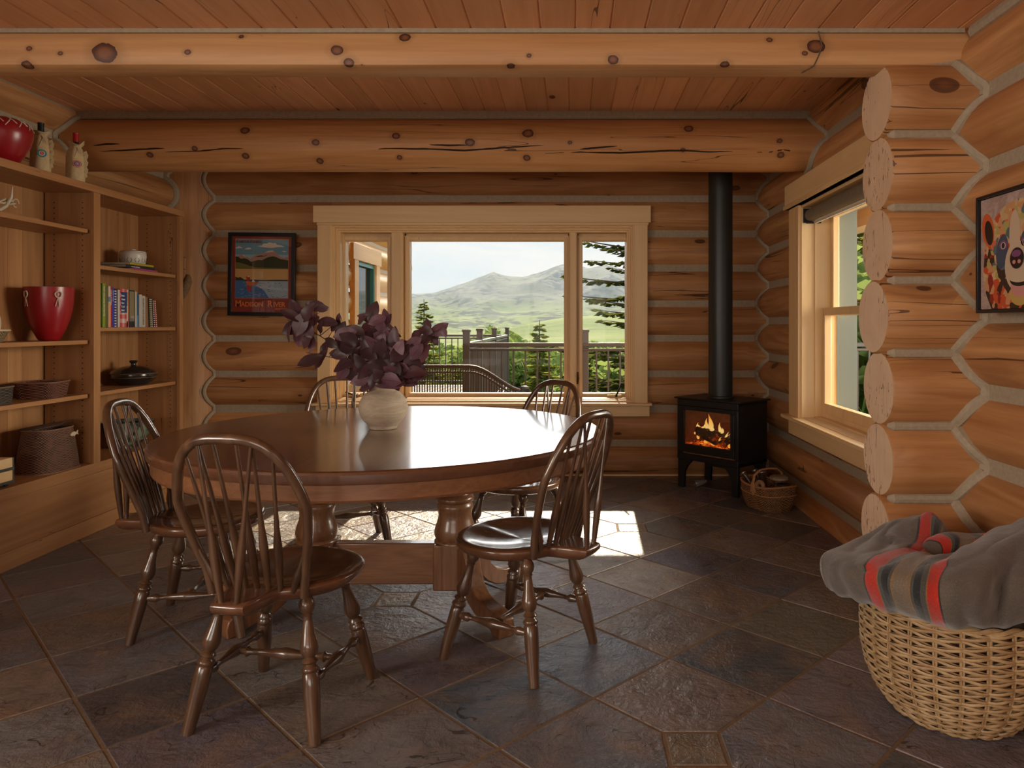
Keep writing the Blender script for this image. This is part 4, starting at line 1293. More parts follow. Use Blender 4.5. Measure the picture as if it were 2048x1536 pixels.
# standing books
bks = [  # width, height, colour, title, ink, title size, label colour words
    (.020, .238, (.0, .20, .19), 'ROCKY MOUNTAIN GARDEN', white, 'teal'),
    (.012, .222, (.10, .13, .015), None, None, 'thin dark olive'),
    (.026, .228, (.26, .34, .03), 'EASY GRILLING FAVORITES', white, 'lime green'),
    (.018, .215, (.70, .58, .44), None, None, 'cream and peach'),
    (.016, .212, (.62, .04, .03), 'SIMPLE SUPPERS', white, 'bright red'),
    (.013, .210, (.08, .08, .55), 'GOOD FOOD', white, 'violet blue'),
    (.020, .200, (.02, .03, .20), None, None, 'navy spiral-bound'),
    (.017, .200, (.66, .60, .54), None, None, 'plain white'),
    (.052, .206, (.60, .06, .07), 'Better Home New Cook Book', white, 'red gingham'),
    (.021, .204, (.66, .60, .50), 'entertaining', blk, 'ivory with orange edge'),
    (.040, .204, (.26, .20, .11), None, None, 'brown photo-spined'),
    (.018, .196, (.58, .50, .33), None, None, 'straw yellow'),
    (.018, .186, (.02, .13, .42), None, None, 'royal blue'),
    (.024, .183, (.56, .52, .46), None, None, 'pale grey hardback'),
    (.034, .177, (.58, .52, .42), 'COLORADO CACHE COOKBOOK', blk, 'cream ring-bound'),
    (.028, .170, (.30, .15, .085), None, None, 'tan brown'),
    (.014, .166, (.05, .06, .03), None, None, 'black comb-bound'),
    (.022, .165, (.12, .085, .07), None, None, 'grey-brown comb-bound'),
    (.014, .157, (.03, .03, .03), None, None, 'thin black comb-bound'),
    (.014, .156, (.50, .02, .02), None, None, 'red comb-bound'),
]
yb = 4.515
zsh = 1.2255
wid = sum(b[0] for b in bks)
scale_b = .625 / wid
random.seed(4)
for i, (w, h, c, title, ink, word) in enumerate(bks):
    w *= scale_b; h *= 1.22
    dep = .145 + random.uniform(-.012, .015)
    xf = -2.955 + random.uniform(-.006, .004) - (.0 if i > 2 else .01)
    
    o = thing('book', ('%s cookbook, leftmost of the standing row' % word) if i == 0 else ('%s cookbook, rightmost of the standing row' % word) if i == len(bks) - 1 else '%s cookbook standing between the %s and the %s one' % (word, bks[i - 1][5], bks[i + 1][5]), 'book', (xf, yb + w / 2, zsh), 0, 'cookbooks in the standing row')
    cov = C('cover_%d' % i, c)
    hw = w / 2 - .0006
    mb = MB(); mb.box(-dep, 0, -hw, -hw + .0015, 0, h); mb.box(-dep, 0, hw - .0015, hw, 0, h); mb.box(-.002, 0, -hw, hw, 0, h)
    mats = [cov]
    if word == 'red gingham':
        mats += [C('gingham_white', (.72, .66, .60)), C('navy_label', (.02, .045, .16)), C('gingham_pink', (.66, .30, .28))]
        for a in range(3):
            for b in range(9):
                m_ = (a + b) % 2
                y0_ = -hw + (2 * hw) * a / 3; z0_ = h * b / 9
                if (a % 2 == 1) or (b % 2 == 1):
                    mb.box(0, .0006, y0_, y0_ + 2 * hw / 3, z0_, z0_ + h / 9, 1 if (a % 2 == 1 and b % 2 == 1) else 3)
        mb.box(0, .0012, -hw * .72, hw, h * .38, h * .92, 2)
    if word in ('cream and peach',):
        mats += [C('peach', (.72, .42, .24)), C('photo_blue', (.15, .24, .36))]
        mb.box(0, .0006, -hw, hw, 0, h * .6, 1); mb.box(0, .0009, -hw, hw, h * .62, h * .74, 2)
    if 'orange edge' in word:
        mats += [C('orange_edge', (.65, .20, .06)), blk]
        mb.box(0, .0006, hw * .6, hw, h * .02, h * .95, 1); mb.box(0, .0009, -hw, hw * .5, 0, h * .16, 2)
    if 'photo-spined' in word:
        mats += [C('ph_dark', (.03, .03, .03)), C('ph_light', (.40, .33, .25)), C('ph_grey', (.18, .16, .15))]
        mb.box(0, .0006, -hw, hw, 0, h * .16, 1); mb.box(0, .0006, -hw, hw * .2, h * .17, h * .30, 3); mb.box(0, .0008, -hw * .5, hw, h * .24, h * .30, 2); mb.box(0, .0006, -hw, hw, h * .96, h, 1)
    if 'comb' in word or 'spiral' in word:
        mats += [white if 'thin' in word or 'spiral' in word or 'red' in word else C('comb_cream', (.5, .47, .3)), blk]
        for b in range(14):
            mb.box(0, .003, -hw * .6, hw * .6, h * (b + .15) / 14, h * (b + .62) / 14, 1)
    if word == 'royal blue':
        mats += [C('blue_light', (.10, .32, .70))]
        mb.box(0, .0006, -hw, hw, 0, h * .35, 1)
    mb.build('cover', mats, o)
    mb = MB(); mb.box(-dep + .003, -.002, -hw + .0015, hw - .0015, .003, h - .003); mb.build('page_block', M['paper'], o)
    if title:
        if word == 'red gingham':
            for k_, wd_ in enumerate(('Bette', 'Home', 'New', 'Cook', 'Book')):
                text('title', wd_, .0185, ink, o, Matrix.Translation((.0016, -hw * .62, h * (.80 - .095 * k_))) @ Matrix.Rotation(R(90), 4, 'Z') @ Matrix.Rotation(R(90), 4, 'X'), .0005, sx=.82)
        else:
            sz = min(w * .62, .022)
            L = len(title) * sz * .62
            text('title', title, sz, ink, o, Matrix.Translation((.0008, -sz * .33, h * .93)) @ Matrix.Rotation(R(90), 4, 'Z') @ Matrix.Rotation(R(90), 4, 'X') @ Matrix.Rotation(R(-90), 4, 'Z'), .0002, sx=min(1, h * .80 / L))
    if i >= 15:
        o.rotation_euler = (R(3.0 + (i - 15) * .8), 0, 0)
        o.location.z += .0
    yb += w

# woven horn hanging on the corner post
hn = thing('hanging_wall_pouch', 'small rough woven pouch with pale curved tines hung on the corner post', 'ornament', tuple(at(371, 572, 5.62)))
mb = MB()
vs = []; n = 16; pr_ = [(.010, .09), (.022, .07), (.034, .03), (.042, -.01), (.036, -.05), (.020, -.085), (.005, -.10)]
for (r_, z_) in pr_:
    for j in range(n):
        th = 2 * PI * j / n; q = r_ * (1 + .25 * noise.noise(Vector((math.cos(th) * 2, math.sin(th) * 2, z_ * 25))))
        vs.append((q * math.cos(th) + .02 * math.sin(z_ * 20), q * math.sin(th), z_))
mb.add(vs, [(i * n + j, i * n + (j + 1) % n, (i + 1) * n + (j + 1) % n, (i + 1) * n + j) for i in range(6) for j in range(n)] + [tuple(range(n)), tuple(6 * n + j for j in range(n - 1, -1, -1))])
mb.build('pouch_body', plain('rough_weave', (.22, .13, .06), .8, bump=1, bscale=70, var=.4), hn)
mb = MB(); mb.tube([(-.05, -.01, .125), (0, -.03, .13), (.035, -.03, .122)], [.003, .005, .002], 6); mb.tube([(-.05, -.01, .215), (0, -.03, .22), (.045, -.03, .212)], [.003, .005, .002], 6)
mb.tube([(0, 0, .22), (-.005, .0, .15), (0, 0, .08)], .002, 5)
mb.build('antler_tine', M['antler'], hn)

# ================================================================== vase and branches
va = thing('ceramic_vase', 'round pale stoneware vase with short neck, standing on the dining table', 'vase', (-.84, 3.21, TZ + .0005))
vm, t = newmat('stoneware'); tc = t.new('ShaderNodeTexCoord'); v = t.vmath('MULTIPLY', tc.outputs['Object'], (1, 1, 5))
nn = t.noise(v, 9, 5, .65, .6); n2 = t.noise(tc.outputs['Object'], 60, 3, .6)
out_bsdf(t, Base_Color=t.mix(t.ramp(nn, [(.35, 0.0), (.65, 1.0)]), (.36, .275, .19), (.50, .405, .30)), Roughness=.75, Normal=t.bump(t.math('ADD', nn, t.math('MULTIPLY', n2, .3)), .5, .006))
mb = MB()
mb.lathe([(0, 0), (.056, 0), (.060, .003), (.060, .010), (.066, .018), (.086, .038), (.101, .066), (.107, .093), (.103, .120), (.088, .147), (.066, .165), (.053, .172), (.048, .178), (.049, .186), (.056, .193), (.057, .197), (.052, .199), (.046, .194), (.042, .185), (.042, .172), (.07, .150), (.09, .10), (.06, .03), (0, .02)], n=64)
mb.build('vase_body', vm, va, smooth=60)
lm, t = newmat('purple_leaf')
tc = t.new('ShaderNodeTexCoord'); rnd_ = t.new('ShaderNodeNewGeometry').outputs['Random Per Island']
bf = t.new('ShaderNodeNewGeometry').outputs['Backfacing']
c = t.mix(rnd_, (.036, .019, .021), (.095, .047, .056))
c = t.mix(t.math('MULTIPLY', bf, .55), c, (.26, .13, .17))
uvn = t.new('ShaderNodeUVMap').outputs[0]; sp_uv = t.new('ShaderNodeSeparateXYZ', {0: uvn})
vein = t.math('LESS_THAN', t.math('ABSOLUTE', t.math('SUBTRACT', sp_uv.outputs[0], .5)), .03)
side = t.math('LESS_THAN', t.math('FRACT', t.math('MULTIPLY', t.math('ADD', sp_uv.outputs[1], t.math('MULTIPLY', t.math('ABSOLUTE', t.math('SUBTRACT', sp_uv.outputs[0], .5)), -.7)), 8.0)), .09)
c = t.mix(t.math('MULTIPLY', t.math('MAXIMUM', vein, side), .55), c, (.05, .012, .02))
b = out_bsdf(t, Base_Color=c, Roughness=.42, Specular_IOR_Level=.5)
tl = t.new('ShaderNodeBsdfTranslucent', {'Color': (.20, .05, .06)})
mx = t.new('ShaderNodeMixShader', {0: .2, 1: b.outputs[0], 2: tl.outputs[0]})
t.l.new(mx.outputs[0], [n_ for n_ in t.n if n_.type == 'OUTPUT_MATERIAL'][0].inputs[0])
stem_m = plain('dark_stem', (.05, .03, .025), .6)
rnd = random.Random(8)
def leaf(mb, base, d, up, L, W, curl, fold):
    d = Vector(d).normalized(); up = Vector(up)
    s = d.cross(up)
    if s.length < 1e-4: s = d.orthogonal()
    s.normalize(); nn_ = s.cross(d).normalized()
    prof = [(0, .03), (.12, .45), (.28, .86), (.45, 1.0), (.62, .93), (.78, .68), (.9, .38), (1.0, .02)]
    vs = []; uv = []
    for (tt, w) in prof:
        bend = -curl * tt * tt
        c = Vector(base) + d * (L * tt) * (1 - .15 * abs(curl) * tt) + nn_ * (L * bend)
        for k in (-1, -.5, 0, .5, 1):
            wav = .03 * math.sin(tt * 9 + k * 2) * L * abs(k)
            vs.append(c + s * (k * w * W / 2) + nn_ * (fold * abs(k) * w * W / 2 + wav)); uv.append((.5 + k / 2 * .98, tt))
    n = 5
    mb.add(vs, [(i * n + j, i * n + j + 1, (i + 1) * n + j + 1, (i + 1) * n + j) for i in range(len(prof) - 1) for j in range(n - 1)])
    mb.uv += uv
VO = Vector((-.84, 3.21, TZ + .10))
def branch(label, paths):
    o = thing('leafy_branch', label, 'branch', (0, 0, 0), 0, 'purple-leaved branches in the vase')
    sm = MB(); lf = MB(); lf.uv = []
    for (tip, Yt, mids, spots) in paths:
        tipw = at(tip[0], tip[1], Yt)
        ctrl = [VO, Vector((VO.x + (tipw.x - VO.x) * .05, VO.y, TZ + .20))] + [at(px, py, y) for (px, py, y) in mids] + [tipw]
        P = []
        for i in range(len(ctrl) - 1):
            p0 = ctrl[max(0, i - 1)]; p1_ = ctrl[i]; p2_ = ctrl[i + 1]; p3 = ctrl[min(len(ctrl) - 1, i + 2)]
            for k in range(6):
                u = k / 6
                P.append(.5 * ((2 * p1_) + (p2_ - p0) * u + (2 * p0 - 5 * p1_ + 4 * p2_ - p3) * u * u + (3 * p1_ - p0 - 3 * p2_ + p3) * u ** 3))
        P.append(tipw)
        sm.tube(P, [.0035 - .0022 * i / len(P) for i in range(len(P))], 6)
        for (px, py, L, ang, dy) in spots:
            c = at(px, py, Yt + dy)
            near = min(P[6:], key=lambda q: (q - c).length)
            a = R(ang)
            d = Vector((math.cos(a), rnd.uniform(-.5, .5), math.sin(a)))
            d.normalize()
            L = L * 3.2 / F * 1.02
            b0 = c - d * L * .5
            if (b0 - near).length > .012:
                sm.tube([near, near.lerp(b0, .6) + Vector((0, 0, .006)), b0], [.0018, .0014, .0011], 5)
            up = Vector((rnd.uniform(-.6, .6), -1.0 if rnd.random() < .7 else .9, rnd.uniform(-.1, .9)))
            leaf(lf, b0, d, up, L, L * rnd.uniform(.46, .60), rnd.uniform(-.15, .35), rnd.uniform(.0, .35))
    sm.build('stem', stem_m, o); lf.build('leaves', lm, o, smooth=80)
    return o
def cluster(cx, cy, rx, ry, n, L0, L1, dy=.12, out=1):
    r = []
    for i in range(n):
        a = rnd.uniform(0, 2 * PI); q = math.sqrt(rnd.random())
        x = cx + rx * q * math.cos(a); y = cy + ry * q * math.sin(a)
        ang = math.degrees(math.atan2(cy - y + .6 * ry, x - cx)) + rnd.uniform(-45, 45)
        r.append((x, y, rnd.uniform(L0, L1), ang, rnd.uniform(-dy, dy)))
    return r
branch('purple-leaved branch arching far out to the left of the vase', [
    ((575, 640), 3.14, [(725, 730, 3.19), (640, 672, 3.16)],
     [(582, 632, 46, 150, -.05), (590, 618, 44, 110, 0), (612, 625, 48, 60, -.06), (622, 640, 46, 20, .03), (600, 648, 52, 250, -.05), (585, 655, 46, 215, .02), (574, 668, 42, 240, 0), (597, 672, 48, 265, .04), (612, 680, 40, 235, -.02), (632, 612, 42, 170, .04), (645, 616, 30, 10, 0), (655, 645, 46, 175, 0), (615, 658, 44, 300, -.03), (641, 655, 28, 80, 0), (668, 652, 38, 215, .06), (680, 660, 40, 240, .02)]),
    ((612, 705), 3.16, [(718, 728, 3.18), (668, 716, 3.17)],
     [(625, 685, 36, 265, 0), (620, 722, 52, 205, -.03), (640, 718, 48, 235, .03), (649, 695, 40, 70, .05), (660, 685, 40, 150, -.04), (675, 708, 42, 170, .0), (683, 728, 44, 200, -.05), (686, 745, 40, 250, .03)]),
    ((688, 660), 3.12, [(735, 735, 3.18), (706, 700, 3.15)],
     [(690, 668, 46, 15, -.04), (702, 680, 50, 330, -.06), (678, 682, 40, 280, .03), (712, 663, 44, 150, .05), (690, 695, 40, 320, 0), (676, 640, 30, 250, .06)]),
])
branch('tall purple-leaved branch rising straight up from the middle of the vase', [
    ((745, 625), 3.22, [(762, 735, 3.21), (752, 680, 3.22)],
     [(745, 622, 46, 70, 0), (738, 635, 48, 160, .04), (756, 640, 46, 20, -.04), (768, 645, 44, 50, .05), (775, 660, 46, 330, 0), (735, 655, 44, 200, .06), (760, 665, 46, 250, -.06), (748, 668, 44, 180, .02), (784, 668, 40, 350, -.02), (722, 640, 30, 215, 0), (772, 632, 34, 95, .03)]),
    ((770, 670), 3.10, [(765, 740, 3.16), (768, 705, 3.12)],
     cluster(765, 710, 54, 42, 34, 38, 54, .09)),
    ((735, 700), 3.30, [(760, 745, 3.25), (745, 725, 3.28)],
     cluster(735, 730, 40, 34, 16, 38, 50, .06) + [(722, 760, 48, 15, -.22), (733, 772, 44, 200, -.15), (700, 748, 40, 150, -.1), (690, 722, 36, 300, -.1)]),
])
branch('purple-leaved branch leaning right of the vase, in front of the window', [
    ((885, 655), 3.20, [(785, 740, 3.19), (832, 700, 3.20)],
     [(878, 658, 44, 35, 0), (862, 668, 40, 330, .03), (850, 660, 36, 160, -.02), (835, 672, 44, 30, .04), (848, 680, 42, 220, 0), (868, 678, 30, 300, .02), (820, 690, 46, 10, -.04), (836, 700, 44, 320, .04), (888, 664, 24, 290, 0), (856, 648, 26, 100, .04)]),
    ((835, 735), 3.12, [(785, 755, 3.17), (810, 745, 3.14)],
     cluster(812, 716, 44, 40, 28, 38, 52, .09)),
    ((815, 760), 3.06, [(780, 765, 3.14), (800, 755, 3.10)],
     cluster(795, 748, 42, 26, 16, 40, 54, .08) + [(825, 750, 46, 30, 0), (790, 765, 40, 290, 0), (760, 755, 42, 300, -.1), (745, 760, 40, 240, -.05)]),
])

# ================================================================== wood stove
sv = thing('wood_stove', 'black steel wood stove with a glowing fire behind its glass door, in the far corner', 'stove', (1.138, 5.50, 0))
fx = Vector((.377, -.40, 0)).normalized()      # along the front, to the right
fd = Vector((fx.y, -fx.x, 0))                  # points out of the front
if fd.y > 0: fd = -fd
HW, HD = .275, .185
def SP(u, d, z):                               # u along front, d towards the viewer
    q = fx * u + fd * d
    return (q.x, q.y, z)
def sbox(mb, u0, u1, d0, d1, z0, z1, m=None):
    vs = [SP(u, d, z) for z in (z0, z1) for d in (d0, d1) for u in (u0, u1)]
    mb.add(vs, [(0, 1, 3, 2), (4, 6, 7, 5), (0, 4, 5, 1), (2, 3, 7, 6), (0, 2, 6, 4), (1, 5, 7, 3)], m)
mb = MB()
sbox(mb, -HW, HW, -HD, -HD + .01, .215, .675); sbox(mb, -HW, -HW + .01, -HD, HD, .215, .675); sbox(mb, HW - .01, HW, -HD, HD, .215, .675)
sbox(mb, -HW, HW, -HD, HD, .215, .24); sbox(mb, -HW, HW, -HD, HD, .655, .675)
mb.build('stove_body', M['black'], sv, bevel=.002)
mb = MB(); sbox(mb, -HW - .025, HW + .025, -HD - .01, HD + .02, .676, .688); mb.build('top_plate', M['black'], sv, bevel=.003)
mb = MB()
sbox(mb, -HW, HW, HD - .005, HD + .012, .625, .675); sbox(mb, -HW, HW, HD - .005, HD + .012, .215, .262)
sbox(mb, -HW, -HW + .045, HD - .005, HD + .012, .262, .625); sbox(mb, HW - .030, HW, HD - .005, HD + .012, .262, .625)
mb.build('front_frame', M['black'], sv, bevel=.004)
mb = MB()
W_ = .235
sbox(mb, -W_, W_ + .01, HD + .0, HD + .018, .595, .625); sbox(mb, -W_, W_ + .01, HD + .0, HD + .018, .275, .335)
sbox(mb, -W_, -W_ + .03, HD + .0, HD + .018, .335, .595); sbox(mb, W_ - .025, W_ + .01, HD + .0, HD + .018, .335, .595)
door = mb.build('stove_door', M['black'], sv, bevel=.003)
mb = MB(); mb.add([SP(-W_ + .03, HD + .008, .335), SP(W_ - .025, HD + .008, .335), SP(W_ - .025, HD + .008, .595), SP(-W_ + .03, HD + .008, .595), SP(-W_ + .03, HD + .004, .335), SP(W_ - .025, HD + .004, .335), SP(W_ - .025, HD + .004, .595), SP(-W_ + .03, HD + .004, .595)], [(0, 1, 2, 3), (7, 6, 5, 4), (0, 4, 5, 1), (1, 5, 6, 2), (2, 6, 7, 3), (3, 7, 4, 0)])
mb.build('door_glass', glassmat('stove_glass', (.85, .8, .72)), door, smooth=0)
mb = MB(); mb.add([SP(-.05, HD + .018, .268), SP(.09, HD + .018, .262), SP(.09, HD + .05, .262), SP(-.05, HD + .05, .268)], [(0, 1, 2, 3)])
mb = MB(); sbox(mb, -.24, .24, HD + .012, HD + .022, .243, .252); mb.build('air_slot', M['black'], sv, bevel=.002)
# fire bricks
mb = MB(); sbox(mb, -HW + .012, HW - .012, -HD + .012, -HD + .03, .25, .64); sbox(mb, -HW + .012, -HW + .03, -HD + .03, HD - .01, .25, .64); sbox(mb, HW - .03, HW - .012, -HD + .03, HD - .01, .25, .64); sbox(mb, -HW + .03, HW - .03, -HD + .03, HD - .01, .25, .33)
mb.build('fire_brick', plain('fire_brick', (.30, .13, .06), .9, bump=.4, bscale=30, var=.3), sv)
for (u, s_) in ((-HW + .005, 1), (HW - .005, -1)):
    for dd in (HD + .0, -HD + .03):
        mb = MB()
        mb.prism([(0, 0), (.052 * s_, 0), (.058 * s_, .12), (.085 * s_, .17), (.13 * s_, .214), (0, .214)], lambda a, b, t: SP(u + a, dd + t, b), -.02, .008)
        mb.build('leg', M['black'], sv, bevel=.002)
mb = MB(); sbox(mb, -.10, .14, -.10, .08, .17, .214); mb.build('ash_pan', M['black'], sv, bevel=.003)
mb = MB(); mb.lathe([(.10, .689), (.10, .70), (.0905, .705), (.0905, 2.64)], (-.012, .0, 0), 40); mb.build('stove_pipe', plain('pipe_steel', (.022, .025, .024), .42, spec=.5), sv, smooth=50)
# fire
def emis(name, c, s):
    m, t = newmat(name); e = t.new('ShaderNodeEmission', {'Color': c, 'Strength': s}); o = t.new('ShaderNodeOutputMaterial'); t.l.new(e.outputs[0], o.inputs[0]); return m
ember, t = newmat('embers'); tc = t.new('ShaderNodeTexCoord'); nn = t.noise(tc.outputs['Object'], 26, 4, .7, .5)
e = t.ramp(nn, [(.44, (.0, .0, .0)), (.54, (.6, .05, .0)), (.64, (1.0, .35, .05)), (.8, (1, .8, .35))])
out_bsdf(t, Base_Color=(.03, .015, .01), Roughness=.9, Emission_Color=e, Emission_Strength=1.3, Normal=t.bump(nn, 1, .02))
char, t = newmat('burning_log'); tc = t.new('ShaderNodeTexCoord'); nn = t.noise(tc.outputs['Object'], 18, 4, .6, .5)
e = t.ramp(nn, [(.55, (.0, .0, .0)), (.66, (.5, .06, .0)), (.8, (1, .4, .08))])
out_bsdf(t, Base_Color=t.mix(nn, (.03, .018, .012), (.24, .13, .07)), Roughness=.9, Emission_Color=e, Emission_Strength=.8, Normal=t.bump(nn, 1, .02))
def flog(u0, d0, z0, u1, d1, z1, r, label):
    mb = MB(); a = Vector(SP(u0, d0, z0)); b = Vector(SP(u1, d1, z1))
    pts = [a.lerp(b, k / 6) for k in range(7)]
    mb.tube(pts, [r * (.85 + .2 * rnd.random()) for _ in pts], 9)
    o = mb.build('firewood_log', char, label=label, cat='log', group='logs burning in the stove', smooth=40)
    o.location = (1.138, 5.50, 0)
flog(-.17, .09, .435, .12, .05, .40, .032, 'upper burning log lying across the stove fire, high at its left end')
flog(-.14, .12, .42, .05, .135, .335 + .03, .026, 'slanting charred log in front of the other logs in the stove')
flog(.19, .10, .42, .08, .13, .355, .034, 'short thick log at the right side of the stove fire')
mb = MB()
vs = []; fs = []; n = 26
for i in range(n + 1):
    for j in range(9):
        u = -.235 + .47 * i / n; d = -.12 + .27 * j / 8
        vs.append(SP(u, d, .333 + .035 * abs(noise.noise(Vector((u * 22, d * 22, 0)))) + .02 * noise.noise(Vector((u * 8, d * 8, 4)))))
mb.add(vs, [(i * 9 + j, (i + 1) * 9 + j, (i + 1) * 9 + j + 1, i * 9 + j + 1) for i in range(n) for j in range(8)])
mb.add([SP(-.235, -.12, .331), SP(.235, -.12, .331), SP(.235, .15, .331), SP(-.235, .15, .331)], [(0, 1, 2, 3)])
eo = mb.build('ember_bed', ember, label='bed of glowing embers under the logs in the stove', cat='embers', kind='stuff'); eo.location = (1.138, 5.50, 0)
fl_m, t = newmat('flame'); tc = t.new('ShaderNodeTexCoord'); sz = t.new('ShaderNodeSeparateXYZ', {0: tc.outputs['Object']})
e = t.ramp(t.new('ShaderNodeMapRange', {'Value': sz.outputs[2], 'From Min': .36, 'From Max': .56}).outputs[0], [(0, (1, .42, .06)), (.45, (1, .72, .28)), (.8, (1, .5, .10)), (1, (.8, .22, .03))])
em = t.new('ShaderNodeEmission', {'Color': e, 'Strength': 1.25}); tp = t.new('ShaderNodeBsdfTransparent')
lw = t.new('ShaderNodeLayerWeight', {'Blend': .35}).outputs['Facing']
mx = t.new('ShaderNodeMixShader', {0: t.ramp(lw, [(.1, .1), (.75, .95)]), 1: em.outputs[0], 2: tp.outputs[0]}); o_ = t.new('ShaderNodeOutputMaterial'); t.l.new(mx.outputs[0], o_.inputs[0])
fl = MB()
for (u, d, z0, h, r) in [(-.165, .08, .42, .07, .012), (-.15, .085, .43, .05, .018), (-.12, .08, .43, .05, .022), (-.085, .07, .43, .10, .020), (-.055, .07, .44, .125, .022), (-.035, .075, .43, .06, .02), (.03, .06, .42, .085, .016), (.045, .07, .42, .05, .014), (-.17, .10, .40, .03, .016), (-.13, .12, .37, .05, .012), (.11, .10, .37, .08, .014), (.125, .10, .39, .05, .018), (-.06, .12, .345, .04, .018), (.0, .125, .34, .03, .02), (.15, .12, .34, .04, .012), (.07, .12, .36, .05, .01)]:
    ph = rnd.uniform(0, 6)
    pts = [SP(u + .010 * math.sin(ph + 3 * k / 7) * k / 7 * 2, d, z0 + h * k / 7) for k in range(8)]
    fl.tube(pts, [r * q for q in (.5, .9, 1, .85, .62, .4, .2, .04)], 9)
fo = fl.build('flames', fl_m, label='orange and yellow flames licking up from the stove logs', cat='fire', kind='stuff', smooth=80); fo.location = (1.138, 5.50, 0)
uc = thing('glass_lantern', 'small pale metal and glass piece lying on the floor under the stove', 'ornament', (.93, 5.50, .03), 0)
mb = MB(); mb.tube([(0, 0, 0), (.05, .01, .012), (.09, .02, .02)], [.028, .024, .012], 14); mb.build('glass_cup', plain('pale_metal', (.5, .47, .42), .25, metal=.7), uc)
mb = MB(); mb.tube([(.10 + .014 * math.cos(w), .02, .02 + .014 * math.sin(w)) for w in [i * PI / 6 for i in range(12)]], .003, 5, closed=True); mb.build('ring', M['bronze'], uc)

# ---- basket with bobbins
kb = thing('handled_basket', 'oval orange-brown willow basket with a hoop handle on the floor beside the stove', 'basket', (1.325, 4.90, 0), math.atan2(-.90, .42))
M['wor'] = wicker('orange_willow', (.56, .30, .13), (.38, .18, .075), rows=20, cols=84)
mb = MB(); mb.uv = []
A, B, Hh = .195, .125, .158
secs = [rrect(0, 0, Hh * i / 12 + .012 * 0, A * (.80 + .20 * math.sin(PI / 2 * min(1, i / 9))), B * (.80 + .20 * math.sin(PI / 2 * min(1, i / 9))), 0, .62, 56) for i in range(13)]
secs = [[(x, y, z + (.022 * (abs(x) / A) ** 2) * i / 12) for (x, y, z) in s] for i, s in enumerate(secs)]
woven(mb, secs)
ins = [[(x * .95, y * .93, max(z, .006)) for (x, y, z) in s] for s in reversed(secs)]
woven(mb, [secs[-1], ins[0]]); woven(mb, ins)
mb.add(list(secs[0]), [tuple(range(55, -1, -1))]); mb.uv += [(0, 0)] * 56
mb.add([(x * .93, y * .93, .008) for x, y, z in secs[0]], [tuple(range(56))]); mb.uv += [(0, 0)] * 56
mb.build('woven_side', M['wor'], kb, smooth=60)
wrm = plain('willow_rim', (.45, .22, .09), .6, bump=.5, bscale=120)
mb = MB(); mb.tube(secs[-1], .0075, 7, closed=True); mb.build('rim', wrm, kb)
mb = MB(); mb.tube([(x * 1.01, y * 1.01, z) for x, y, z in secs[8]], .005, 6, closed=True); mb.build('rim_band', wrm, kb)
mb = MB()
hp = [(0, -B, .10), (0, -B - .004, .16), (0, -B + .008, .23), (0, -.07, .262), (0, 0, .268), (0, .07, .262), (0, B - .008, .23), (0, B + .004, .16), (0, B, .10)]
mb.tube(hp, .011, 8, flat=.6, upv=(0, 0, 1))
for s_ in (-1, 1):
    for o2 in (-.022, .022):
        mb.tube([(o2, s_ * (B + .002), .12), (o2 * .45, s_ * (B + .003), .175), (0, s_ * (B - .002), .21)], .006, 6)
mb.build('handle', plain('willow_handle', (.48, .24, .10), .6, bump=.8, bscale=90, var=.2), kb)
darkw = plain('dark_bobbin_wood', (.07, .032, .02), .35, coat=.4)
midw = plain('worn_bobbin_wood', (.22, .11, .055), .5, var=.2)
steel = plain('worn_steel', (.30, .28, .25), .35, metal=.8)
kr = kb.rotation_euler[2]
def BK(x, y, z):
    return Vector((1.325 + x * math.cos(kr) - y * math.sin(kr), 4.90 + x * math.sin(kr) + y * math.cos(kr), z))
def bobbin(a, b, r, label, endm=steel):
    a = BK(*a); b = BK(*b)
    o = thing('wooden_bobbin', label, 'bobbin', tuple((a + b) / 2), 0, 'mill bobbins in the handled basket')
    c = (a + b) / 2
    mb = MB(); mb.turned(a - c, b - c, [(r * .8, 0), (r, .1), (r * .9, .5), (r * .82, .85), (r * 1.0, .93), (r * .9, .95)], 14); mb.build('bobbin_shaft', darkw, o)
    mb = MB(); d = (b - a)
    mb.turned(a + d * .95 - c, a + d * 1.02 - c, [(r * .95, 0), (r * 1.08, .2), (r * 1.08, .8), (r * .8, 1)], 14); mb.build('metal_end', endm, o)
bobbin((-.06, -.02, .07), (-.17, -.075, .215), .019, 'slim dark mill bobbin leaning furthest left out of the handled basket')
bobbin((-.05, .05, .07), (-.13, -.01, .235), .018, 'slim dark mill bobbin leaning left, second in from the basket end')
bobbin((-.06, .02, .05), (-.075, .01, .235), .030, 'thick dark mill bobbin standing upright just left of the basket handle')
sp1 = thing('wooden_spool', 'upright wooden spool with a wide pale flat disc on top, in the handled basket', 'spool', tuple(BK(.075, .03, .10)))
mb = MB(); mb.lathe([(.055, .105), (.062, .108), (.062, .122), (.05, .128), (.02, .130), (0, .130)], n=28); mb.lathe([(0, .104), (.055, .105)], n=28, cap=False); mb.build('top_disc', plain('grey_wood', (.30, .25, .19), .45, var=.2), sp1, smooth=50)
mb = MB(); mb.lathe([(.026, -.03), (.026, .06), (.022, .07), (.03, .104)], n=20); mb.build('spool_shaft', midw, sp1, smooth=50)
sp2 = thing('wooden_spool', 'small ring-shaped wooden spool end hanging over the basket rim in front', 'spool', tuple(BK(.045, -.105, .168)))
d_ = (BK(.2, -.9, 0) - BK(0, 0, 0)).normalized(); u_ = d_.cross(Vector((0, 0, 1))).normalized(); w_ = Vector((0, 0, 1))
mb = MB()
for (R_, r_) in ((.026, .015),):
    mb.tube([u_ * R_ * math.cos(a) + w_ * R_ * math.sin(a) for a in [2 * PI * i / 24 for i in range(24)]], r_, 10, closed=True)
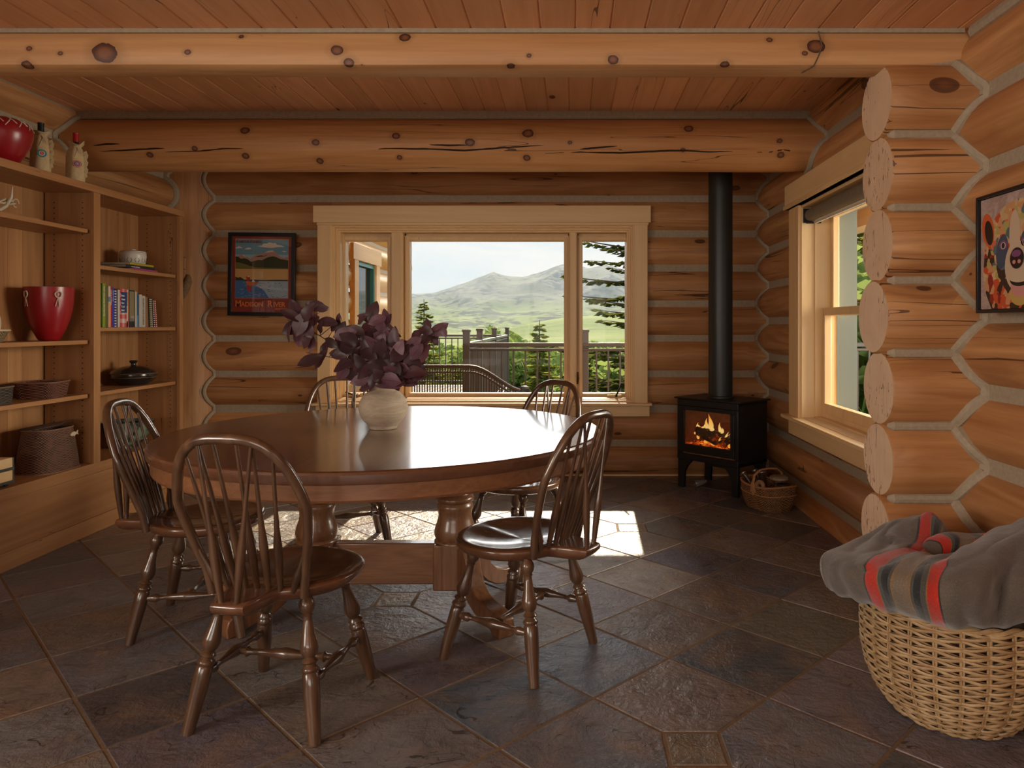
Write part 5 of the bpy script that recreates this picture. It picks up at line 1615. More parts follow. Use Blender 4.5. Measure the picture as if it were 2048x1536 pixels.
mb.build('ring', plain('tan_spool', (.34, .19, .10), .5), sp2)
sp3 = thing('wooden_spool', 'short dark spool with thin flat flange at the right end of the basket', 'spool', tuple(BK(.145, .01, .13)))
mb = MB(); mb.lathe([(0, .05), (.048, .05), (.050, .054), (.048, .060), (0, .062)], n=24); mb.build('flange', M['black'], sp3)
mb = MB(); mb.lathe([(.022, -.05), (.024, .0), (.022, .049)], n=18); mb.build('spool_shaft', midw, sp3)

# ================================================================== large basket + blanket
lbk = thing('log_basket', 'large round natural willow basket in the lower right corner holding the folded blanket', 'basket', (1.225, 2.33, 0))
willow, t = newmat('natural_willow'); tc = t.new('ShaderNodeTexCoord'); rn = t.new('ShaderNodeNewGeometry').outputs['Random Per Island']
nn = t.noise(tc.outputs['Object'], 26, 3, .6)
c = t.mix(t.ramp(nn, [(.35, 0.0), (.7, 1.0)]), (.40, .245, .115), (.60, .42, .225))
c = t.mix(t.math('MULTIPLY', rn, .45), c, (.30, .17, .075))
out_bsdf(t, Base_Color=c, Roughness=.5)
def brad(z):
    pr_ = [(0, .165), (.03, .195), (.08, .232), (.14, .256), (.20, .268), (.28, .272), (.36, .270), (.40, .268)]
    for (z0_, r0), (z1_, r1) in zip(pr_, pr_[1:]):
        if z0_ <= z <= z1_:
            return r0 + (r1 - r0) * (z - z0_) / (z1_ - z0_)
    return pr_[-1][1]
NS = 24
mb = MB()
rnd = random.Random(15)
row = 0; z = .012
while z < .355:
    for strand in range(2):
        pts = []
        for k in range(NS * 5):
            th = 2 * PI * k / (NS * 5)
            ph = (row + strand) % 2 * PI
            wv = math.cos(NS / 2 * th * 1 + ph)
            zz_ = z + .0042 * math.sin(NS / 2 * th + ph) * (1 if strand else -1) + .0025 * noise.noise(Vector((th * 3, z * 40, strand)))
            r_ = brad(z) + .0078 * wv
            pts.append((r_ * math.cos(th), r_ * math.sin(th), max(.005, zz_)))
        mb.tube(pts, .0048 + rnd.uniform(-.0005, .0006), 6, closed=True)
    z += .0136; row += 1
mb.build('woven_side', willow, lbk, smooth=60)
mb = MB()
for k in range(NS):
    th = 2 * PI * (k + .5) / NS
    for dth in (-.014, .014):
        mb.tube([((brad(z_) ) * math.cos(th + dth), (brad(z_)) * math.sin(th + dth), z_) for z_ in (.004, .03, .08, .14, .20, .28, .36)], .0038, 5)
mb.build('stake', willow, lbk)
mb = MB(); mb.lathe([(0, .004), (.165, .004), (.165, .012), (0, .012)], n=40)
mb.build('basket_base', willow, lbk)
mb = MB()
for ph in (0, PI):
    mb.tube([((brad(.36) + .006 * math.cos(14 * th + ph)) * math.cos(th), (brad(.36) + .006 * math.cos(14 * th + ph)) * math.sin(th), .362 + .006 * math.sin(14 * th + ph)) for th in [2 * PI * i / 140 for i in range(140)]], .0065, 6, closed=True)
mb.build('rim', willow, lbk)
# dark liner of things inside the basket is the blanket itself
bm_, t = newmat('wool_blanket')
uvn = t.new('ShaderNodeUVMap').outputs[0]; su = t.new('ShaderNodeSeparateXYZ', {0: uvn}).outputs[0]
tc = t.new('ShaderNodeTexCoord'); fz = t.noise(tc.outputs['Object'], 240, 3, .7); fz2 = t.noise(tc.outputs['Object'], 35, 3, .6)
grey = t.mix(fz2, (.115, .093, .075), (.175, .145, .12))
stops = [(0, 0), (.30, (1, 1, 1)), ]
def band(a, b, c, prev):
    m1 = t.math('MULTIPLY', t.math('GREATER_THAN', su, a), t.math('LESS_THAN', su, b))
    return t.mix(m1, prev, c)
DKB, REDB, OLV, TAN, OCH = (.022, .026, .030), (.62, .035, .018), (.085, .085, .075), (.22, .165, .12), (.30, .17, .06)
cc = grey
for (a, b, c_) in [(.293, .300, (.04, .035, .032)), (.300, .352, REDB), (.352, .357, OCH), (.357, .376, OLV), (.376, .402, DKB), (.402, .412, OLV), (.412, .418, OCH), (.418, .470, TAN), (.470, .474, OCH), (.474, .486, TAN), (.486, .492, OCH), (.492, .506, OLV), (.506, .532, DKB), (.532, .550, OLV), (.550, .555, OCH), (.555, .612, REDB), (.612, .620, (.04, .035, .032))]:
    cc = band(a, b, c_, cc)
cc = t.mix(t.ramp(fz, [(.35, .35), (.65, 0.0)]), cc, (.05, .04, .035))
cc = t.mix(t.ramp(fz, [(.6, 0.0), (.85, .35)]), cc, (.42, .37, .32))
out_bsdf(t, Base_Color=cc, Roughness=.95, Sheen_Weight=.35, Sheen_Roughness=.5, Normal=t.bump(t.math('ADD', t.math('MULTIPLY', fz, .5), fz2), .6, .004), Specular_IOR_Level=.2)

def lobe(mb, spine, rads, uspan, seed=0, n=44, steps=70, fold=.10, sq=.8):
    """spine: control points; rads: (half width across, half height) per control point"""
    spine = [Vector(p) for p in spine]; K = len(spine) - 1
    vs = []; uv = []
    def cr(f, arr):
        x = f * K; i = min(K - 1, int(x)); u = x - i
        a0 = arr[max(0, i - 1)]; a1 = arr[i]; a2 = arr[i + 1]; a3 = arr[min(K, i + 2)]
        return .5 * ((2 * a1) + (a2 - a0) * u + (2 * a0 - 5 * a1 + 4 * a2 - a3) * u * u + (3 * a1 - a0 - 3 * a2 + a3) * u ** 3)
    ra = [Vector((r[0], r[1], 0)) for r in rads]
    for i in range(steps + 1):
        f = i / steps
        c = cr(f, spine); r = cr(f, ra)
        d = (cr(min(1, f + .02), spine) - cr(max(0, f - .02), spine)).normalized()
        side = d.cross(Vector((0, 0, 1))).normalized(); up_ = side.cross(d).normalized()
        for j in range(n + 1):
            th = 2 * PI * j / n
            cs, sn = math.cos(th), math.sin(th)
            k = 1 + fold * noise.noise(Vector((cs * 1.3 + seed, sn * 1.3, f * 3.5))) + fold * .8 * math.sin(3 * th + 2.2 * f * PI + seed) * .5 + .035 * noise.noise(Vector((cs * 3, sn * 3, f * 9 + seed)))
            p = c + side * (r.x * math.copysign(abs(cs) ** sq, cs) * k) + up_ * (r.y * math.copysign(abs(sn) ** sq, sn) * k)
            vs.append(p); uv.append((uspan[0] + (uspan[1] - uspan[0]) * f - .07 * sn, j / n))
    w = n + 1
    mb.add(vs, [(i * w + j, (i + 1) * w + j, (i + 1) * w + j + 1, i * w + j + 1) for i in range(steps) for j in range(n)] + [tuple(range(n)), tuple(steps * w + j for j in range(n - 1, -1, -1))])
    mb.uv += uv
bk = thing('wool_blanket', 'grey wool blanket with red and dark stripes, bundled over the willow basket', 'blanket', (0, 0, 0))
GRID = [  # stripe coordinate, then points from the tucked front edge up and over to the back
 (.02, [(1668, 1178, 2.44), (1658, 1172, 2.38), (1646, 1140, 2.37), (1650, 1112, 2.40), (1682, 1096, 2.47), (1735, 1072, 2.55), (1782, 1048, 2.62), (1800, 1075, 2.70)]),
 (.14, [(1700, 1190, 2.36), (1688, 1186, 2.28), (1676, 1146, 2.26), (1686, 1112, 2.32), (1722, 1098, 2.40), (1765, 1072, 2.50), (1803, 1042, 2.60), (1822, 1070, 2.70)]),
 (.26, [(1738, 1202, 2.30), (1728, 1196, 2.20), (1716, 1150, 2.17), (1733, 1116, 2.24), (1775, 1099, 2.33), (1808, 1080, 2.45), (1832, 1036, 2.58), (1850, 1060, 2.68)]),
 (.33, [(1770, 1212, 2.25), (1762, 1204, 2.14), (1748, 1152, 2.11), (1772, 1119, 2.18), (1822, 1103, 2.29), (1848, 1098, 2.42), (1856, 1030, 2.56), (1872, 1060, 2.66)]),
 (.40, [(1800, 1222, 2.22), (1792, 1214, 2.10), (1778, 1160, 2.06), (1802, 1124, 2.13), (1846, 1108, 2.25), (1868, 1112, 2.39), (1878, 1046, 2.53), (1892, 1075, 2.62)]),
 (.47, [(1832, 1232, 2.19), (1825, 1224, 2.07), (1812, 1172, 2.025), (1830, 1134, 2.09), (1868, 1114, 2.21), (1892, 1118, 2.35), (1900, 1078, 2.48), (1915, 1098, 2.58)]),
 (.54, [(1866, 1242, 2.17), (1858, 1235, 2.045), (1845, 1184, 2.0), (1856, 1140, 2.055), (1893, 1112, 2.17), (1925, 1104, 2.30), (1948, 1088, 2.44), (1962, 1092, 2.54)]),
 (.61, [(1896, 1248, 2.16), (1890, 1240, 2.03), (1876, 1190, 1.985), (1886, 1142, 2.035), (1920, 1108, 2.15), (1962, 1084, 2.27), (2000, 1062, 2.40), (2015, 1072, 2.50)]),
 (.70, [(1938, 1254, 2.16), (1930, 1247, 2.02), (1922, 1200, 1.97), (1930, 1146, 2.01), (1962, 1102, 2.12), (2000, 1070, 2.24), (2035, 1045, 2.36), (2050, 1055, 2.46)]),
 (.78, [(1972, 1254, 2.17), (1968, 1250, 2.03), (1966, 1212, 1.985), (1974, 1155, 2.01), (2002, 1102, 2.10), (2036, 1066, 2.21), (2065, 1038, 2.33), (2080, 1050, 2.43)]),
 (.84, [(2000, 1250, 2.19), (1998, 1247, 2.06), (1992, 1215, 2.05), (2004, 1168, 2.045), (2032, 1108, 2.10), (2062, 1064, 2.20), (2088, 1036, 2.30), (2100, 1050, 2.40)]),
 (.88, [(2018, 1246, 2.20), (2020, 1243, 2.05), (2018, 1206, 2.02), (2026, 1160, 2.03), (2054, 1110, 2.09), (2082, 1066, 2.18), (2104, 1040, 2.28), (2112, 1056, 2.38)]),
 (.95, [(2052, 1234, 2.21), (2056, 1230, 2.08), (2056, 1192, 2.03), (2062, 1150, 2.05), (2082, 1110, 2.10), (2102, 1072, 2.18), (2116, 1050, 2.27), (2124, 1066, 2.36)]),
 (1.0, [(2080, 1222, 2.24), (2090, 1214, 2.14), (2096, 1180, 2.10), (2098, 1146, 2.11), (2108, 1114, 2.14), (2118, 1084, 2.20), (2126, 1070, 2.27), (2130, 1086, 2.34)]),
]
def catm(a0, a1, a2, a3, u):
    return .5 * ((2 * a1) + (a2 - a0) * u + (2 * a0 - 5 * a1 + 4 * a2 - a3) * u * u + (3 * a1 - a0 - 3 * a2 + a3) * u ** 3)
rows_g = [[at(*p) for p in g[1]] for g in GRID]; us = [g[0] for g in GRID]
def surf(i, fu, j, fv):
    ci = lambda q, n: max(0, min(n - 1, q))
    cp = []
    for di in (-1, 0, 1, 2):
        r = rows_g[ci(i + di, len(rows_g))]
        cp.append(catm(*[r[ci(j + dj, 8)] for dj in (-1, 0, 1, 2)], fv))
    uu = catm(*[us[ci(i + di, len(us))] for di in (-1, 0, 1, 2)], fu)
    return catm(*cp, fu), uu
def cloth(mb, NI=13, NJ=7, sub=9):
    P = []; U = []
    ni, nj = NI * sub, NJ * sub
    for a in range(ni + 1):
        i = min(NI - 1, a // sub); fu = a / sub - i
        rowp = []
        for b_ in range(nj + 1):
            j = min(NJ - 1, b_ // sub); fv = b_ / sub - j
            p, uu = surf(i, fu, j, fv); rowp.append(p); U.append((uu, b_ / nj))
        P.append(rowp)
    out_ = []
    for a in range(ni + 1):
        for b_ in range(nj + 1):
            p = P[a][b_]
            n_ = (P[min(ni, a + 1)][b_] - P[max(0, a - 1)][b_]).cross(P[a][min(nj, b_ + 1)] - P[a][max(0, b_ - 1)])
            n_ = n_.normalized() if n_.length > 1e-9 else Vector((0, -1, 0))
            if n_.y > 0: n_ = -n_
            edge = min(1, b_ / 6) * min(1, (a + 2) / 8)
            w_ = .010 * noise.noise(Vector((U[a * (nj + 1) + b_][0] * 9, b_ / nj * 2.5, 1))) + .006 * math.sin(U[a * (nj + 1) + b_][0] * 40 + b_ * .12) * noise.noise(Vector((a * .05, b_ * .07, 9))) * 2 + .0035 * noise.noise(p * 22)
            q = p + n_ * w_ * edge
            q.x = min(q.x, 1.495)
            out_.append(q)
    w = nj + 1
    base_ = mb.add(out_, [(a * w + b_, (a + 1) * w + b_, (a + 1) * w + b_ + 1, a * w + b_ + 1) for a in range(ni) for b_ in range(nj)])
    mb.uv += U
mb = MB(); mb.uv = []
cloth(mb)
main = mb.build('blanket_cloth', bm_, bk, smooth=0)
main.data.shade_smooth()
so_ = main.modifiers.new('thickness', 'SOLIDIFY'); so_.thickness = .016; so_.offset = 0
mb = MB()
edge_pts = [surf(0, 0, min(6, k // 6), k / 6 - min(6, k // 6))[0] + Vector((-.004, -.002, 0)) for k in range(6, 40)]
mb.tube(edge_pts, .006, 6)
mb.build('stitched_edge', plain('overcast_stitch', (.26, .22, .19), .9, bump=.6, bscale=220, var=.3), bk)
mb = MB(); mb.uv = []
lobe(mb, [at(1858, 1122, 2.36), at(1876, 1100, 2.40), at(1906, 1092, 2.42), at(1945, 1092, 2.42), at(1985, 1085, 2.42)],
     [(.02, .02), (.05, .035), (.06, .04), (.06, .04), (.03, .03)], (.28, .66), 7, fold=.12)
mb.lathe([(0, .08), (.19, .12), (.243, .22), (.243, .33), (.20, .40), (0, .415)], (1.225, 2.33, 0), 40)
mb.uv += [(.05, .5)] * (6 * 40)
mb.build('folded_inside', bm_, bk, smooth=80)

# ================================================================== wall pictures
def flat(mb, pts, z, m, fn):
    """thin flat patch of the print; fn(u, v, depth) -> xyz"""
    vs = [fn(u, v, z) for u, v in pts]
    mb.add(vs, [tuple(range(len(pts)))], m)
# ---- fishing poster
pf = thing('framed_poster', 'black-framed vintage fishing poster hanging on the log wall left of the picture window', 'picture', (-2.527, 5.885, 1.652))
PW, PH = .272, .338
pf.rotation_euler = (0, R(.6), 0)
mb = MB()
for b in ((-PW, -PW + .030, -PH, PH), (PW - .030, PW, -PH, PH), (-PW + .03, PW - .03, PH - .03, PH), (-PW + .03, PW - .03, -PH, -PH + .03)):
    mb.box(b[0], b[1], -.018, .012, b[2], b[3])
mb.build('frame', M['blackframe'], pf, bevel=.002)
cm = {}
pcols = [('deep_red', (.26, .045, .030)), ('ink_orange', (.72, .20, .06)), ('sky_blue', (.16, .33, .42)), ('cloud', (.72, .62, .50)), ('rock_pink', (.44, .25, .19)), ('rock_dark', (.06, .045, .03)), ('forest', (.035, .045, .02)), ('meadow', (.17, .15, .04)), ('sand', (.62, .36, .13)), ('river', (.06, .17, .36)), ('river_light', (.34, .42, .48)), ('river_dark', (.02, .06, .20)), ('boat', (.62, .15, .04)), ('shirt', (.45, .05, .03)), ('sky_low', (.33, .48, .52)), ('snow', (.7, .58, .52))]
PMAT = [C('print_' + n_, c_, .3) for n_, c_ in pcols]
ix = {n_: i for i, (n_, c_) in enumerate(pcols)}
fp = lambda u, v, d: (u, -.004 - d * .0003, v)
mb = MB()
rect = lambda a, b, c, d: [(a, c), (b, c), (b, d), (a, d)]
flat(mb, rect(-.242, .242, -.308, .308), 0, ix['deep_red'], fp)
flat(mb, rect(-.218, .218, -.197, .289), 1, ix['ink_orange'], fp)
L_, R_, B_, T_ = -.214, .214, -.193, .285
flat(mb, rect(L_, R_, .09, T_), 2, ix['sky_blue'], fp)
flat(mb, rect(L_, R_, .06, .16), 2.4, ix['sky_low'], fp)
flat(mb, [(-.04, .228), (.0, .236), (.01, .25), (.04, .252), (.06, .262), (.09, .254), (.11, .258), (.12, .242), (.15, .24), (.185, .225), (.12, .222), (.08, .215), (.03, .218)], 3, ix['cloud'], fp)
flat(mb, [(-.214, .215), (-.19, .228), (-.17, .222), (-.155, .212), (-.214, .208)], 3, ix['cloud'], fp)
flat(mb, [(-.145, .203), (-.12, .215), (-.10, .218), (-.085, .205), (-.115, .2)], 3, ix['cloud'], fp)
flat(mb, [(.16, .187), (.18, .194), (.205, .186), (.18, .182)], 3, ix['cloud'], fp)
flat(mb, [(L_, .02), (L_, .145), (-.185, .15), (-.165, .162), (-.14, .150), (-.12, .140), (-.095, .125), (-.07, .145), (-.045, .16), (-.01, .168), (.02, .178), (.05, .193), (.085, .198), (.11, .185), (.13, .16), (.15, .145), (.18, .135), (.205, .145), (R_, .14), (R_, .02)], 4, ix['rock_pink'], fp)
flat(mb, [(-.165, .160), (-.14, .149), (-.125, .14), (-.15, .146)], 5, ix['snow'], fp)
flat(mb, [(.02, .176), (.05, .191), (.085, .196), (.10, .186), (.06, .18)], 5, ix['snow'], fp)
flat(mb, [(-.06, .142), (-.01, .155), (.02, .150), (.05, .165), (.03, .148), (-.02, .14)], 5, ix['rock_dark'], fp)
flat(mb, [(L_, .02), (L_, .143), (-.19, .14), (-.17, .125), (-.14, .13), (-.11, .118), (-.09, .10), (-.06, .108), (-.03, .118), (.0, .115), (.05, .14), (.09, .148), (.12, .14), (.15, .125), (.18, .122), (R_, .115), (R_, .02)], 6, ix['forest'], fp)
flat(mb, [(L_, .0), (L_, .10), (-.17, .09), (-.13, .08), (-.09, .065), (-.04, .055), (R_, .05), (R_, .0)], 7, ix['meadow'], fp)
flat(mb, rect(L_, R_, -.05, .043), 8, ix['sand'], fp)
flat(mb, [(L_, -.06), (L_, -.02), (-.19, -.03), (-.175, -.022), (-.155, -.035), (-.14, -.045), (-.05, -.044), (.05, -.047), (.13, -.043), (R_, -.043), (R_, -.06)], 9, ix['forest'], fp)
flat(mb, rect(L_, R_, B_, -.052), 10, ix['river'], fp)
flat(mb, [(-.02, -.054), (R_, -.054), (R_, -.19), (.06, -.19), (.02, -.13), (-.05, -.09)], 11, ix['river_light'], fp)
rr_ = random.Random(2)
for k in range(120):
    u = rr_.uniform(L_ + .01, R_ - .035); v = rr_.uniform(B_ + .005, -.062); w = rr_.uniform(.008, .032)
    flat(mb, [(u, v), (u + w, v - .002), (u + w * .6, v + .003)], 12 + k % 3, ix[rr_.choice(('river_dark', 'river', 'river_light', 'river_light'))], fp)
flat(mb, [(-.13, -.062), (-.125, -.055), (-.06, -.066), (-.033, -.064), (-.04, -.085), (-.09, -.094), (-.118, -.088)], 16, ix['boat'], fp)
flat(mb, [(-.118, -.094), (-.09, -.099), (-.075, -.11), (-.085, -.135), (-.105, -.145), (-.118, -.12)], 16, ix['shirt'], fp)
flat(mb, [(-.118, -.055), (-.122, -.035), (-.128, -.022), (-.122, -.018), (-.112, -.028), (-.108, -.022), (-.100, -.022), (-.092, -.03), (-.096, -.055)], 17, ix['shirt'], fp)
flat(mb, [(-.112, -.018), (-.104, -.010), (-.097, -.018), (-.104, -.024)], 18, ix['cloud'], fp)
flat(mb, [(-.08, -.062), (-.072, -.045), (-.06, -.048), (-.052, -.064)], 17, ix['cloud'], fp)
flat(mb, [(-.03, -.068), (.03, -.072), (.03, -.076), (-.03, -.072)], 17, ix['boat'], fp)
mb.build('poster_print', PMAT, pf, smooth=0)
def ptxt(s, size, u, v, mat, bold=.0, sx=1.0, align='LEFT'):
    text('lettering', s, size, mat, pf, Matrix.Translation((u, -.0112, v)) @ Matrix.Rotation(R(90), 4, 'X'), bold, align, sx)
def smallcaps(parts, x, v, big, small, mat, gap=.0, bold=.0006, sx=1.0):
    for s in parts:
        ptxt(s[0], big, x, v, mat, bold, sx); x += big * (.74 if s[0] in 'MR' else .60) * sx
        ptxt(s[1], small, x, v + (big - small) * .0, mat, bold, sx); x += small * .665 * len(s[1]) * sx + gap
smallcaps([('F', 'AMOUS'), ('F', 'ISHING')], -.205, .254, .036, .027, PMAT[0], .012, .0008, .88)
smallcaps([('M', 'ADISON'), ('R', 'IVER')], -.212, -.262, .070, .052, PMAT[1], .022, .0016, .93)
ptxt('MONTANA', .024, .112, -.289, PMAT[1], .0006, .86)
mb = MB(); mb.box(-PW + .028, PW - .028, -.0135, -.012, -PH + .028, PH - .028)
mb.build('frame_glass', glassmat('picture_glass', (1, 1, 1), .7), pf, smooth=0)

# ---- bear painting on the side wall (runs out of the frame)
bp = thing('bear_painting', 'black-framed colourful painting of a bear head on the right log wall', 'picture', (1.505, 2.415, 1.495))
BW, BH = .245, .212                           # half sizes: along the wall, height
# local: u runs towards the camera (picture's left edge is at +Y), v up
fq = lambda u, v, d: (-.010 - d * .0003, -u, v)
mb = MB()
for b in ((-BW, -BW + .012, -BH, BH), (BW - .012, BW, -BH, BH), (-BW + .012, BW - .012, BH - .012, BH), (-BW + .012, BW - .012, -BH, -BH + .012)):
    mb.box(-.022, .012, b[0], b[1], b[2], b[3])
mb.box(-.006, .012, -BW + .012, BW - .012, -BH + .012, BH - .012)
mb.build('frame', M['blackframe'], bp, bevel=.0015)
bgm, t = newmat('painting_ground'); tc = t.new('ShaderNodeTexCoord'); nn = t.noise(tc.outputs['Object'], 22, 5, .7, 1)
out_bsdf(t, Base_Color=t.mix(t.ramp(nn, [(.35, 0.0), (.65, 1.0)]), (.36, .24, .20), (.55, .41, .36)), Roughness=.6, Normal=t.bump(nn, .4, .003))
fur, t = newmat('painted_fur'); tc = t.new('ShaderNodeTexCoord'); v = tc.outputs['Object']
vd = t.vmath('ADD', v, t.vmath('MULTIPLY', t.new('ShaderNodeTexNoise', {'Vector': v, 'Scale': 30.0}).outputs[1], (.03, .03, .03)))
vo = t.new('ShaderNodeTexVoronoi', {'Vector': t.vmath('MULTIPLY', vd, (1, 1, .7)), 'Scale': 42.0})
pick = t.new('ShaderNodeSeparateColor', {0: vo.outputs['Color']}).outputs[0]
zz_ = t.new('ShaderNodeSeparateXYZ', {0: v}).outputs[2]
lowm = t.math('MULTIPLY', t.math('SUBTRACT', -.02, zz_), 1.6)
cc = t.ramp(t.math('SUBTRACT', pick, lowm), [(0.0, (.05, .025, .015)), (.14, (.28, .03, .015)), (.24, (.60, .09, .03)), (.38, (.62, .30, .13)), (.55, (.66, .44, .22)), (.68, (.45, .38, .12)), (.76, (.10, .16, .17)), (.84, (.68, .16, .08)), (.92, (.60, .40, .20))], 'CONSTANT')
out_bsdf(t, Base_Color=cc, Roughness=.6, Normal=t.bump(pick, .3, .002))
BM = [bgm, fur, C('paint_black', (.02, .012, .012)), C('paint_orange', (.66, .12, .035)), C('paint_cream', (.62, .47, .33)), C('paint_purple', (.22, .07, .18)), C('paint_pink', (.62, .27, .24)), C('paint_ochre', (.55, .36, .10)), C('paint_blue', (.05, .08, .13)), C('paint_white', (.7, .62, .55))]
ell = lambda cx, cy, a, b, n=26, r=0: [(cx + a * math.cos(2 * PI * i / n) * math.cos(r) - b * math.sin(2 * PI * i / n) * math.sin(r), cy + a * math.cos(2 * PI * i / n) * math.sin(r) + b * math.sin(2 * PI * i / n) * math.cos(r)) for i in range(n)]
mb = MB()
W2_, H2_ = BW - .014, BH - .014
flat(mb, rect(-W2_, W2_, -H2_, H2_), 0, 0, fq)
hx = .0
head = [(-.165 + hx, -.198), (-.20 + hx, -.14), (-.215 + hx, -.07), (-.21 + hx, -.02), (-.205 + hx, .03), (-.185 + hx, .08), (-.14 + hx, .125), (-.09 + hx, .155), (-.02 + hx, .170), (.05 + hx, .165), (.10 + hx, .14), (.14 + hx, .10), (.165 + hx, .05), (.172 + hx, -.02), (.17 + hx, -.09), (.16 + hx, -.198)]
flat(mb, head, 1, 1, fq)
for s in (-1, 1):
    cx = hx - .185 if s < 0 else .115
    flat(mb, ell(cx, .085, .036, .062, r=s * -.25), 2, 3, fq)
    flat(mb, ell(cx + .006 * -s, .075, .024, .046, r=s * -.25), 3, 2, fq)
    ex = hx - .092 if s < 0 else .030
    flat(mb, ell(ex - .008 * -s, .0, .034, .060, r=s * .2), 3, 8, fq)
    flat(mb, ell(ex, .022, .024, .016), 4, 5, fq)
    flat(mb, ell(ex, .020, .014, .012), 5, 9, fq)
    flat(mb, ell(ex, .020, .010, .010), 6, 2, fq)
flat(mb, ell(hx - .028, .05, .030, .085), 3, 4, fq)
flat(mb, ell(hx - .015, -.055, .068, .085), 4, 4, fq)
flat(mb, ell(hx + .0, -.150, .055, .040), 5, 7, fq)
flat(mb, ell(hx + .002, -.125, .050, .036), 6, 6, fq)
flat(mb, ell(hx + .002, -.103, .055, .022), 7, 2, fq)
flat(mb, ell(hx + .0, -.092, .060, .020), 8, 4, fq)
flat(mb, ell(hx - .014, -.030, .038, .036), 9, 2, fq)
flat(mb, ell(hx - .016, -.014, .026, .012), 10, 5, fq)
flat(mb, ell(hx - .028, -.042, .009, .007), 11, 6, fq)
flat(mb, ell(hx + .0, -.042, .009, .007), 11, 6, fq)
mb.build('canvas_print', BM, bp, smooth=0)

# ================================================================== outside: wing, deck, railing
out_r = M['logy']
wing_fn = lambda s, n, z: (-2.30 - n, s, z)
OW = (7.66, 8.46, .85, 2.0)
mb = MB(); logs(mb, [z + .06 for z in SIDEZ] + [SIDEZ[0] + .35], 6.34, 10.35, wing_fn, [OW], zmin=-.05, zmax=2.9, seed=9, b=.147)
ww = mb.build('wall_outside', wood('outside_log', (.88, .50, .15), (.76, .38, .09), 'Y', 11, .45, .5, .2, .3, var=.06), kind='structure')
mb = MB(); slab(mb, 6.34, 10.33, -.05, 2.9, .085, .28, wing_fn, [OW]); mb.build('chinking', plain('pale_chinking', (.66, .55, .40), .8), ww)
ow = thing('window_5', None, None, (0, 0, 0), kind='structure')
mb = MB(); mb.box(-2.33, -2.27, 7.50, 8.60, 1.93, 2.10); mb.box(-2.33, -2.275, 7.56, 7.70, .80, 1.93); mb.box(-2.33, -2.275, 8.40, 8.55, .80, 1.93)
mb.build('casing', wood('outside_trim', (.86, .50, .17), (.76, .40, .12), 'Y', 8, .5, .2, 0, .1), ow)
mb = MB(); yframe(mb, 7.70, 8.40, .85, 1.93, .045, -2.36, -2.30); mb.build('teal_sash', plain('teal_paint', (.06, .24, .20), .4), ow)
mb = MB(); mb.box(-2.345, -2.340, 7.74, 8.36, .89, 1.89); mb.build('pane', plain('dark_glass', (.02, .022, .02), .03, spec=.8), ow, smooth=0)
# porch roof over the window
mb = MB(); mb.prism([(6.25, 2.50), (7.62, 2.215), (7.62, 2.30), (6.25, 2.62)], lambda u, v, t: (t, u, v), -2.6, 3.6)
mb.box(-2.6, 3.6, 7.56, 7.66, 2.21, 2.36)
mb.build('porch_roof', plain('porch_wood', (.34, .19, .08), .7, var=.1), kind='structure')
mb = MB(); mb.box(2.75, 2.95, 2.0, 9.0, 2.18, 2.45); mb.build('porch_beam', M['trimy'], kind='structure')
deck = MB(); deck_w = .142
x = -6.0
while x < 6.0:
    deck.box(x, x + deck_w - .006, 6.36, 8.35 if x > -1.42 else 15.5, -.075, -.042); x += deck_w
for yy in (0,):
    deck.box(-6, 6, 6.34, 8.35, -.20, -.08); deck.box(-6, -1.42, 8.3, 15.5, -.20, -.08)
    x = 1.95
deck.box(1.95, 4.2, -2, 6.3, -.2, -.05)
deck.build('deck', plain('grey_brown_deck', (.19, .15, .12), .7, var=.15), kind='structure')
rail_m = plain('bronze_rail', (.105, .075, .058), .45)
rl = thing('deck_railing', 'brown metal deck railing with thin balusters and square posts beyond the picture window', 'railing', (0, 0, 0))
RT = 1.035
def railrun(a, b, n, top=RT):
    a = Vector(a); b = Vector(b)
    mb = MB(); mb.bar(a + Vector((0, 0, top - .02)), b + Vector((0, 0, top - .02)), .055, .045); mb.bar(a + Vector((0, 0, top - .075)), b + Vector((0, 0, top - .075)), .03, .03)
    mb.build('top_rail', rail_m, rl, bevel=.006)
    mb = MB(); mb.bar(a + Vector((0, 0, .055)), b + Vector((0, 0, .055)), .03, .03); mb.build('bottom_rail', rail_m, rl)
    mb = MB()
    for k in range(1, n):
        p = a.lerp(b, k / n)
        mb.box(p.x - .0095, p.x + .0095, p.y - .0095, p.y + .0095, .05, top - .07)
    o = mb.build('balusters', rail_m, rl, smooth=0, kind='stuff')
    return o
def rpost(x, y, top=1.19):
    mb = MB(); mb.box(x - .038, x + .038, y - .038, y + .038, -.045, top - .03); mb.box(x - .046, x + .046, y - .046, y + .046, top - .03, top)
    mb.build('post', rail_m, rl, bevel=.004)
railrun((-1.21, 8.22, 0), (5.8, 8.22, 0), 52)
railrun((-1.22, 8.22, 0), (-1.385, 15.3, 0), 60)
railrun((-1.385, 15.3, 0), (-5.8, 15.3, 0), 34)
for (x, y) in ((-1.205, 8.22), (.145, 8.25), (3.0, 8.22), (5.8, 8.22), (-1.27, 9.9), (-1.32, 12.2), (-1.385, 15.3), (-3.6, 15.3)):
    rpost(x, y)
